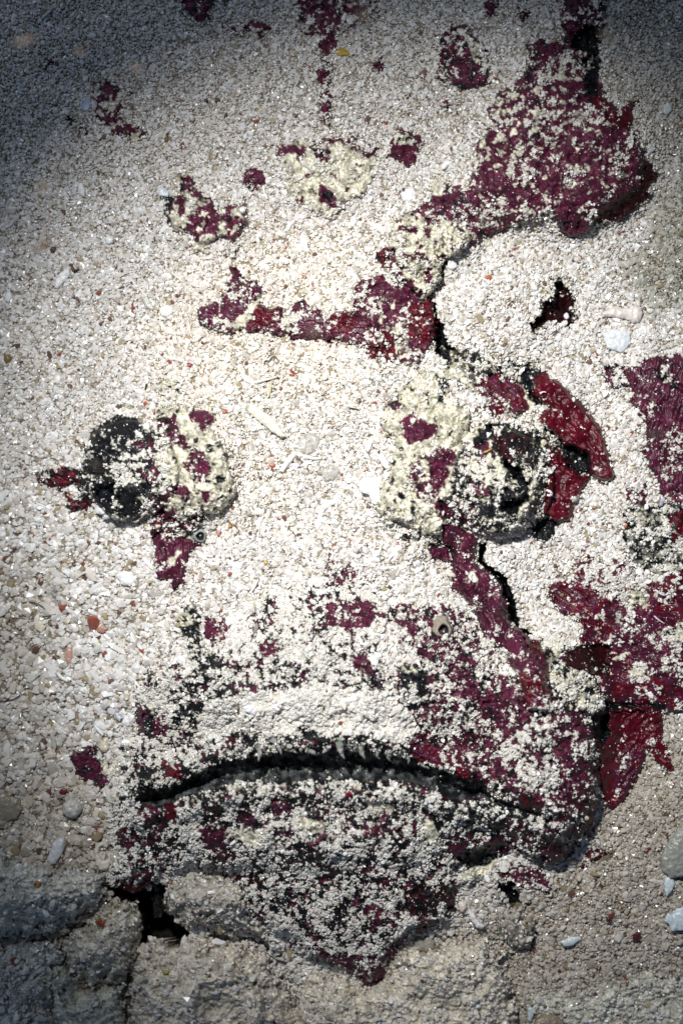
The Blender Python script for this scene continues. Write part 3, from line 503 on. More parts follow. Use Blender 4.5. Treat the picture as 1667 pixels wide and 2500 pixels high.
rock('tiny upright knob rock standing inside the dark hollow', 'BL', [(692,960),(712,950),(738,1000),(764,1060),(740,1074),(680,1066)], 30, (.38,.35,.29), .2, None, 3, 80, -60, 20)
rock('broad rounded pinkish beige rock at the bottom, just right of the dark crack', 'BL', [(604,1250),(650,1212),(850,1190),(1000,1210),(1080,1205),(1190,1250),(1290,1410),(1330,1440),(1350,1568),(1350,1760),(570,1760),(575,1568),(592,1400)], 70, (.60,.55,.47), .35, [(1010,1480,150)], 4, -20)
rock('sand-dusted brown rock tucked under the left side of the chin', 'BL', [(750,960),(760,930),(880,880),(1040,905),(1100,960),(1110,1060),(1190,1120),(1180,1172),(1060,1160),(950,1130),(850,1140),(790,1100),(755,1050)], 40, (.44,.41,.35), .55, None, 3, 10)
rock('finely ribbed tan rock at the bottom centre under the chin tip', 'BR', [(-80,1330),(60,1370),(150,1405),(230,1360),(280,1230),(420,1205),(560,1185),(690,1175),(740,1260),(800,1420),(830,1568),(830,1760),(-200,1760),(-200,1568),(-160,1400)], 48, (.62,.57,.48), .45, None, 5, 15, None, 90)
rock('low ribbed grey rock in the lower right corner', 'BR', [(870,1450),(960,1420),(1060,1440),(1180,1380),(1300,1390),(1400,1330),(1500,1350),(1740,1260),(1740,1760),(870,1760),(866,1568)], 15, (.50,.49,.42), .5, None, 5, -15, None, 150)
rock('half-buried brown stone right of the chin beside the white tube', 'BR', [(700,1050),(800,1070),(900,1130),(880,1240),(800,1230),(730,1150)], 22, (.30,.28,.24), .45, None, 4, 50)

# ------------------------------------------------------------------ the fish
fish = bpy.data.objects.new('stonefish', None); C.objects.link(fish)
tag(fish, 'large maroon and cream stonefish lying half buried in pale sand with its mouth turned down', 'fish')
fish.empty_display_size = .02
region = [(690,-165),(960,-165),(1180,-165),(1500,-165),(1510,60),(1500,230),(1640,300),(1660,500),(1560,640),(1600,780),(1830,830),(1830,1830),(1680,1900),(1600,2000),(1480,2080),(1330,2180),(1140,2230),(1010,2330),(880,2440),(760,2340),(600,2270),(560,2180),(450,2170),(250,2200),(250,2060),(150,1900),(150,1780),(330,1600),(390,1450),(330,1360),(180,1300),(60,1190),(70,1110),(170,1050),(250,960),(210,760),(130,600),(90,300),(70,120),(400,-165)]
wb = poly_sdf(region, U, V) > 0
wb &= (V < H+M-10)
body_h = np.where(hollow > .4, np.minimum(body_h, Hh-40), body_h)
# parts cut out of the skin: (name, label, crop, outline, thickness, ray direction or None)
PARTS = [
 ('pectoral_fin','broad purple pectoral fin with fine rays','MR',[(1380,60),(1440,36),(1700,30),(1740,700),(1568,720),(1480,690),(1440,600),(1400,480),(1398,330),(1320,240),(1330,180),(1206,175),(1194,110),(1250,76),(1340,100)],10,(95,11,3.0)),
 ('pectoral_fin','dark red and purple lower lobe of the fin','MR',[(950,1080),(1010,1036),(1062,1044),(1100,956),(1160,948),(1150,1050),(1250,1130),(1350,1180),(1400,1150),(1400,1080),(1568,990),(1740,980),(1740,1640),(1230,1640),(1180,1470),(1040,1430),(1026,1380),(1100,1330),(1120,1250),(1006,1184),(996,1150),(950,1110)],10,(25,13,3.0)),
 ('gill_flap','dark red pointed flap behind the cheek','BR',[(1160,168),(1240,146),(1400,126),(1474,158),(1476,280),(1536,436),(1486,424),(1404,334),(1384,430),(1304,564),(1250,604),(1206,594),(1196,470),(1186,350)],12,(120,16,3.5)),
 ('skin_flap','long smooth crimson flap beside the right eye','MR',[(866,140),(940,108),(1022,158),(1092,228),(1152,288),(1204,360),(1226,440),(1254,540),(1262,592),(1200,604),(1136,572),(1130,480),(1060,450),(990,400),(912,330),(950,270),(904,220),(856,190)],14,(60,22,2.5)),
 ('skin_flap','crimson lobed flap below the right eye','MR',[(926,430),(980,438),(1042,508),(1104,568),(1154,578),(1116,640),(1094,690),(1064,770),(1000,794),(936,744),(950,650),(950,560),(970,500)],12,(10,20,2.5)),
 ('skin_flap','upper of two dark red flaps left of the left eye','ML',[(178,550),(260,528),(342,542),(372,580),(330,602),(270,642),(180,606),(168,590)],9,(5,12,2)),
 ('skin_flap','lower of two dark red flaps left of the left eye','ML',[(278,650),(340,658),(402,688),(414,732),(330,744),(288,722),(288,682)],9,(20,12,2)),
 ('brow_ridge','cream bony ridge inside the left eye','ML',[(740,298),(800,258),(870,278),(942,268),(972,320),(952,360),(1002,420),(1022,500),(1052,560),(1064,650),(1032,704),(962,744),(882,764),(800,784),(750,764),(738,700),(778,640),(758,560),(748,500),(768,420),(738,380)],16,None),
 ('brow_ridge','cream bony ridge inside the right eye','MR',[(225,250),(270,238),(330,148),(400,106),(480,76),(560,56),(622,110),(642,180),(704,270),(722,340),(652,430),(562,480),(542,640),(482,700),(504,790),(480,844),(400,834),(300,804),(218,794),(190,730),(206,620),(248,560),(268,500),(248,400),(208,330)],16,None),
 ('cheek_ridge','smooth purple ridge down the right cheek','MR',[(488,790),(560,798),(642,848),(644,900),(632,960),(672,992),(742,1012),(774,1080),(764,1150),(794,1220),(862,1292),(934,1342),(964,1400),(966,1500),(980,1640),(860,1640),(820,1480),(780,1400),(700,1330),(650,1250),(600,1150),(528,1080),(516,1000),(538,920),(478,880)],18,(58,18,3.0)),
 ('nape_fold','maroon crescent fold across the nape','TL',[(1040,1210),(1088,1216),(1085,1255),(1162,1256),(1175,1310),(1135,1360),(1200,1376),(1260,1382),(1280,1418),(1330,1376),(1380,1356),(1430,1396),(1480,1418),(1500,1386),(1600,1396),(1700,1440),(1740,1568),(1640,1560),(1480,1532),(1380,1524),(1280,1514),(1200,1505),(1120,1495),(1090,1465),(1040,1515),(960,1484),(888,1452),(880,1420),(898,1378),(980,1348),(1020,1308),(1038,1268)],12,(15,17,2.5)),
 ('cheek_flap','maroon flap hanging below the left eye','ML',[(690,856),(760,856),(870,862),(915,880),(880,905),(842,940),(850,1010),(822,1062),(790,1078),(770,1050),(740,1052),(700,1040),(698,980)],10,(80,14,2)),
]
taken = np.zeros(U.shape, bool)
for nm, lb, crp, pts, th, ray in PARTS:
    pts = cv(crp, pts); w = window(pts); s_ = poly_sdf(pts, U[w]+(UW[w]-U[w])*.5, V[w]+(VW[w]-V[w])*.5)
    sel = (s_ > 0) & (mask[w] > .45) & ~taken[w]
    if ray:
        a_, per, amp = ray; a_ = math.radians(a_)
        q = (-(U[w])*math.sin(a_)+(V[w])*math.cos(a_))+warpA[w]*9+12*np.sin((U[w]*math.cos(a_)+V[w]*math.sin(a_))/90)
        st_ = fbm((U[w]*math.cos(a_)+V[w]*math.sin(a_))/5, q, 10, 167, 3)*2.4+fbm(U[w], V[w], 46, 168, 2)*7
        surf[w] = np.where(sel, Hh[w]+mask[w]*(.22*tex[w]+dn[w]*4)+st_+amp*.45*np.sin(q*2*math.pi/per)*sstep(0, 10, s_)*(1+warpB[w]), surf[w])
        sh_ = (1+.35*np.clip(st_/5, -1, 1))[..., None]; bcol[w] = np.where(sel[..., None] & (dn[w] < .5)[..., None], np.clip((col[w]*.65+bcol[w]*.35)*sh_, .0005, .9), bcol[w])
    taken[w] |= sel
    slab(nm, sel, U[w], V[w], surf[w]+2.5, surf[w]-th, bcol[w], M_skin if ray is None else M_fin, fish)['label'] = lb
    body_h[w] = np.where(sel, surf[w]-th*.5, body_h[w])
bs = wb & ~(hollow > .9)
slab('body', bs, U, V, body_h, np.minimum(body_h-30, -40.0), bcol, M_skin, fish)

def tube(name, pts, radii, m, parent=None, n=10, color=None, jit=0, closed=True):
    pts = [Vector(p) for p in pts]; V_ = []; F = []
    for i, p in enumerate(pts):
        d = (pts[min(i+1, len(pts)-1)]-pts[max(i-1, 0)]).normalized(); a = d.orthogonal().normalized(); b = d.cross(a)
        if i and V_:
            a = (pa-d*pa.dot(d)).normalized(); b = d.cross(a)
        pa = a
        for k in range(n):
            t = 2*math.pi*k/n; r = radii[i]*(1+random.uniform(-jit, jit)); V_.append(p+a*math.cos(t)*r+b*math.sin(t)*r)
    for i in range(len(pts)-1):
        for k in range(n): F.append((i*n+k, i*n+(k+1) % n, (i+1)*n+(k+1) % n, (i+1)*n+k))
    if closed:
        for base, ring, p in ((len(V_), 0, pts[0]), (len(V_)+1, len(pts)-1, pts[-1])):
            V_.append(p)
            for k in range(n):
                F.append((base, ring*n+k, ring*n+(k+1) % n, base) if False else (base, ring*n+k, ring*n+(k+1) % n, ring*n+(k+1) % n))
    me = bpy.data.meshes.new(name)
    me.from_pydata([tuple(v) for v in V_], [], [tuple(dict.fromkeys(f)) for f in F]); me.update()
    for p in me.polygons: p.use_smooth = True
    if color is not None:
        at = me.color_attributes.new('Col', 'FLOAT_COLOR', 'POINT')
        for i in range(len(V_)):
            at.data[i].color = (*[c*random.uniform(.8, 1.1) for c in color], 1)
    me.materials.append(m); o = bpy.data.objects.new(name, me); C.objects.link(o)
    if parent: o.parent = parent
    return o
def pt(u, v, dh=0): return tuple(P3(u, v, float(samp(surf, u, v))+dh))

# eyes: dark glossy balls set down in their sockets
def ball(name, c, r, m, parent=None, sq=(1, 1, 1), n=20, jit=0, color=None, seed=1):
    V_ = []; F = []; rr = np.random.default_rng(seed); ph = rr.random(6)*6.28
    for i in range(n//2+1):
        th = math.pi*i/(n//2)
        for k in range(n):
            f = 2*math.pi*k/n; d = 1+jit*(math.sin(2*f+ph[0]+th)+math.sin(3*f+ph[1]-2*th)*.7+math.sin(4*th+ph[2]+f)*.6)
            V_.append((c[0]+r*sq[0]*d*math.sin(th)*math.cos(f), c[1]+r*sq[1]*d*math.sin(th)*math.sin(f), c[2]+r*sq[2]*d*math.cos(th)))
    for i in range(n//2):
        for k in range(n): F.append((i*n+k, (i+1)*n+k, (i+1)*n+(k+1) % n, i*n+(k+1) % n))
    return mesh(name, V_, F, m, np.array([color]*len(V_)) if color is not None else None, True, parent)
eu, ev = cv('MR', [(815, 640)])[0]
e = ball('eye', pt(eu, ev, -26), 30*S, M_eye, fish); e['label'] = 'right eye, a dark glossy slit under its hood'
ball('pupil', pt(eu+3, ev-2, 0), 8*S, M_eye, e)
eu, ev = cv('LE', [(300, 850)])[0]
e2 = ball('eye', pt(eu, ev, -8), 21*S, M_eye, fish); e2['label'] = 'left eye, nearly hidden in black folds'
ball('pupil', pt(eu, ev, 9), 7*S, M_eye, e2)
# nostril tubes
for crp, x, y, r, c, lb in (('ML', 903, 847, 15, (.30, .32, .31), 'pale grey nostril tube below the left brow'), ('MR', 490, 1268, 19, (.34, .30, .24), 'tan nostril tube on the snout')):
    u, v = cv(crp, [(x, y)])[0]; base = float(samp(surf, u, v))
    rings = [(1.5, -12), (1.3, 0), (1.12, 10), (1.0, 17), (.82, 19.5), (.62, 18), (.5, 12), (.42, 2), (.02, -2)]
    V_ = []; F = []; nn = 20
    for q_, (rr_, dz) in enumerate(rings):
        for k in range(nn):
            t = 2*math.pi*k/nn; jj = 1+.07*math.sin(3*t+x)+.05*math.sin(5*t+q_)
            V_.append(tuple(P3(u+rr_*r*jj*math.cos(t)-(19-dz)*.25, v+rr_*r*jj*math.sin(t)-(19-dz)*.2, base+dz)))
    for q_ in range(len(rings)-1):
        for k in range(nn): F.append((q_*nn+k, (q_+1)*nn+k, (q_+1)*nn+(k+1) % nn, q_*nn+(k+1) % nn))
    cc_ = np.array([np.array(c)*rng.uniform(.75, 1.25) if q_ < 5 else np.array((.02, .02, .02)) for q_ in range(len(rings)) for k in range(nn)])
    o = mesh('nostril', V_, F, M_skin, cc_, True, fish); o['label'] = lb
    continue
    p = [P3(u-8, v-6, base-12), P3(u-4, v-3, base+8), P3(u, v, base+22)]
    q = [p[2], P3(u+.5, v+.5, base+26), P3(u+.5, v+.5, base+22), P3(u, v, base+4)]
    o = tube('nostril', [tuple(k) for k in p]+[tuple(k) for k in q[1:]], [r*1.35*S, r*1.15*S, r*1.05*S, r*.9*S, r*.62*S, r*.5*S], M_skin, fish, 20, c, .05)
    o['label'] = lb
    ball('nostril_opening', tuple(P3(u, v, base+19)), r*.5*S, M_eye, o, (1, 1, .35), 14)
# pale skin tassels fringing the upper lip
for (x0, y0, x1, y1, r) in [(520,190,556,280,9),(440,225,462,312,8),(205,230,262,322,8),(95,290,140,356,8),(838,205,864,298,12),(945,225,962,300,10),(600,235,630,272,9),(690,255,720,282,7),(1070,265,1092,312,8),(1150,285,1176,325,6),(300,255,330,300,7),(780,240,770,275,7),(905,215,915,262,7),(480,235,500,275,7),(160,290,185,345,7),(1230,320,1262,350,6),(40,310,62,352,6),(655,240,668,268,6),(375,235,392,290,7),(575,230,590,265,6),(1020,255,1035,300,7)]:
    (a0, b0), (a1, b1) = cv('MO', [(x0, y0), (x1, y1)]); P_ = []; R_ = []
    for k in range(7):
        t = k/6; u = a0+(a1-a0)*t+5*math.sin(t*4+x0); v = b0+(b1-b0)*t; hh = float(samp(surf, a0, b0))*(1-t)+(max(float(samp(surf, a1, b1)), float(samp(surf, a0, b0))-16))*t
        P_.append(tuple(P3(u, v, hh+10-3*t))); R_.append(r*.8*S*(1.0-.8*t*t)*(1+.15*math.sin(k*2.3)))
    tube('lip_tassel', P_, R_, M_skin, fish, 9, (.52, .52, .47), .32)
# small warts on the ridge and hood
for crp, x, y, r in [('TR',830,690,22),('TR',525,1035,24),('TR',690,1100,22),('TR',800,700,14),('TR',900,590,16),('ML',765,840,14),('ML',710,810,13),('MR',940,425,20),('TR',370,1080,15),('TR',560,1080,16),('BR',1130,640,16),('LE',660,1150,13),('LE',770,1140,15)]:
    u, v = cv(crp, [(x, y)])[0]; rr_ = r/1.8447*.8
    ball('wart', pt(u, v, rr_*.25), rr_*S, M_skin, fish, (1, .85, .8), 14, .10, (.64, .60, .46), int(x))

# ------------------------------------------------------------------ grains
CH = np.array([[x, y, z] for x in (-1, 1) for y in (-1, 1) for z in (-1, 1)]+[(-1.5,0,0),(1.5,0,0),(0,-1.5,0),(0,1.5,0),(0,0,-1.5),(0,0,1.5)], float)
CF = []
for q, c in (((0,1,3,2),8),((4,6,7,5),9),((0,4,5,1),10),((2,3,7,6),11),((0,2,6,4),12),((1,5,7,3),13)):
    for k in range(4): CF.append((q[k], q[(k+1) % 4], c))
CF = np.array(CF)
def grains(name, u, v, h, r, cols, flat=.62, long_=1.0, parent=None):
    n = len(u); c = P3(u, v, h)
    vert = CH[None]*.68*(1+rng.uniform(-.28, .28, (n, 14, 3)))
    e = np.exp(rng.normal(0, .22, (n, 3))); e[:, 0] *= np.where(rng.random(n) < .10, rng.uniform(1.5, 2.6, n), 1)*long_; e[:, 2] *= flat
    e = np.minimum(e, 2.6); vert *= (e*r[:, None])[:, None, :]
    a = rng.uniform(0, 2*np.pi, n); tx = rng.normal(0, .35, n); ty = rng.normal(0, .35, n)
    ca, sa, cx, sx, cy, sy = np.cos(a), np.sin(a), np.cos(tx), np.sin(tx), np.cos(ty), np.sin(ty)
    x, y, z = vert[..., 0], vert[..., 1], vert[..., 2]
    y, z = y*cx[:, None]-z*sx[:, None], y*sx[:, None]+z*cx[:, None]
    x, z = x*cy[:, None]+z*sy[:, None], -x*sy[:, None]+z*cy[:, None]
    x, y = x*ca[:, None]-y*sa[:, None], x*sa[:, None]+y*ca[:, None]
    vv = np.stack([x, y, z], -1)*S+c[:, None, :]
    f = (CF[None]+(np.arange(n)*14)[:, None, None]).reshape(-1, 3)
    return mesh(name, vv.reshape(-1, 3), f, M_grain, np.repeat(cols, 14, 0), False, parent)
def sandcols(n, dull=1.0):
    b = rng.choice([0, 1, 2, 3, 4, 5, 6, 7], n, p=[.34, .25, .17, .12, .055, .038, .006, .021])
    pal = np.array([(.83, .81, .78), (.76, .71, .65), (.90, .90, .89), (.58, .55, .50), (.70, .63, .56), (.42, .35, .22), (.30, .09, .06), (.16, .09, .07)])
    return np.clip(pal[b]*rng.uniform(.80, 1.06, (n, 1))*dull, .01, .92)
# sand bed
NC = int((W+2*M-20)*(H+2*M-20)/11)
u = rng.uniform(us[0]+10, us[-1]-10, NC); v = rng.uniform(vsr[0]+10, vsr[-1]-10, NC)
gsz = samp(gs, u, v); mk = samp(mask, u, v); hol = samp(hollow, u, v)
i_ = np.clip(((v+M)/ST).astype(int), 0, NV-1); j_ = np.clip(((u+M)/ST).astype(int), 0, NU-1); onrock = occ[i_, j_]
keep = (rng.random(NC) < (2.9/gsz)**2) & (mk < .5) & (hol < .35) & ~onrock
u, v, gsz = u[keep], v[keep], gsz[keep]; r = gsz*.84*np.exp(rng.normal(0, .42, len(u)))
big = rng.random(len(u)) < .012; r[big] *= rng.uniform(1.4, 2.2, big.sum())
r = np.minimum(r, gsz*2.3); hh = samp(surf, u, v)+rng.uniform(-4.2, 2.2, len(u))
far = 1-.0*u
grain = grains('sand_grains', u, v, hh, r, np.clip(sandcols(len(u))*samp(tone, u, v), .01, .92))
tag(grain, 'loose pale coral sand grains covering the seabed', 'sand', kind='stuff')
NO = 190000; u = rng.uniform(-1000, W+1000, NO); v = rng.uniform(-1000, H+1000, NO)
keep = (u < us[0]+10) | (u > us[-1]-10) | (v < vsr[0]+10) | (v > vsr[-1]-10); u, v = u[keep], v[keep]
r = 5.6*np.exp(rng.normal(0, .4, len(u))); o = grains('outer_sand_grains', u, v, outer_h(u, v)+rng.uniform(-3, 2, len(u)), r, sandcols(len(u), .95))
tag(o, 'loose pale sand grains on the seabed farther from the fish', 'sand', kind='stuff')
# dusting on the fish
ND = int(2100000/4.6)
u = rng.uniform(60, W+M-10, ND*2); v = rng.uniform(-M+10, 2440, ND*2)
mk = samp(mask, u, v); d = samp(dust, u, v); cn = samp(cl, u, v); hol = samp(hollow, u, v)
prob = np.clip(sstep(d+.04, d-.05, cn)+.22*sstep(d+.26, d, cn)*(d > .1)+.010+d*.03, 0, 1)
keep = (mk >= .5) & (rng.random(len(u)) < prob*.95) & (hol < .3) & (v < H+M)
u, v, d, cn = u[keep], v[keep], d[keep], cn[keep]
r = 1.28*np.exp(rng.normal(0, .42, len(u)))*(1+.45*sstep(.6, .97, d))*np.where(cn < d, 1, .66)
gc_ = sandcols(len(u)); gc_ = gc_*.7+np.array([.90, .88, .80])*.3
o = grains('sand_dusting', u, v, samp(surf, u, v)+3+r*.15, r, gc_, .7)
tag(o, 'fine white sand sprinkled in crusts over the fish skin', 'sand', kind='stuff')
# dusting on the rocks
NR = 60000; u = rng.uniform(-M+10, W+M-10, NR*2); v = rng.uniform(2020, H+M-10, NR*2)
i_ = np.clip(((v+M)/ST).astype(int), 0, NV-1); j_ = np.clip(((u+M)/ST).astype(int), 0, NU-1)
keep = occ[i_, j_] & (rng.random(len(u)) < (.03+.34*rockdust[i_, j_]*(cl[i_, j_] < rockdust[i_, j_])))
u, v, i_, j_ = u[keep], v[keep], i_[keep], j_[keep]; r = 2.7*np.exp(rng.normal(0, .4, len(u)))
o = grains('rock_sand_dusting', u, v, rocktop[i_, j_]+r*.2, r, sandcols(len(u), .92), .65)
tag(o, 'coarse sand grains caught on the coral rubble rocks', 'sand', kind='stuff')

# ------------------------------------------------------------------ loose shells, chips and other small things
def pebble(name, label, cat, crop, pts, thick, color, m=None, rnd=None, lift=0.0, hollow_=0, group=None, rough=.6, var=.1, parent=None):
    """closed solid from its outline, lying on the sand, with rounded top and underside"""
    pts = cv(crop, pts); a = np.array(pts); cx, cy = a.mean(0); st = 1.4
    x = np.arange(a[:, 0].min()-6, a[:, 0].max()+6, st); y = np.arange(a[:, 1].min()-6, a[:, 1].max()+6, st); X, Y = np.meshgrid(x, y)
    s_ = poly_sdf(pts, X+gnoise(X/9, Y/9, 5)*2.5*rough, Y+gnoise(X/9, Y/9, 6)*2.5*rough); sel = s_ > 0
    rnd = rnd or max(3, s_.max()*.8)
    pr = np.sqrt(np.clip(1-(1-np.clip(s_/rnd, 0, 1))**2, 0, 1))
    base = float(np.percentile(samp(np.where(occ, rocktop, surf), X[sel], Y[sel]), 65))+3+lift
    top = base+thick*(.25+.75*pr)+gnoise(X/11, Y/11, 7)*thick*.16*rough+gnoise(X/5, Y/5, 8)*.8*rough
    if hollow_: top -= hollow_*sstep(rnd*.35, rnd*.8, s_)
    bot = base-thick*.3*pr-1
    c = np.clip(np.array(color)*(1+var*1.6*gnoise(X/8+3, Y/8, 9))[..., None], .003, .92)
    return tag(slab(name, sel, X, Y, top, bot, c, m or M_shell, parent, tuple(P3(cx, cy, base))), label, cat, group)
WH = (.84, .84, .82); BW = (.60, .66, .70); CRM = (.76, .70, .58); GR = (.50, .49, .45); RD = (.42, .07, .04)
def E(cx, cy, rx, ry=None, rot=0): return ellp(cx, cy, rx, ry, math.radians(rot), 12)
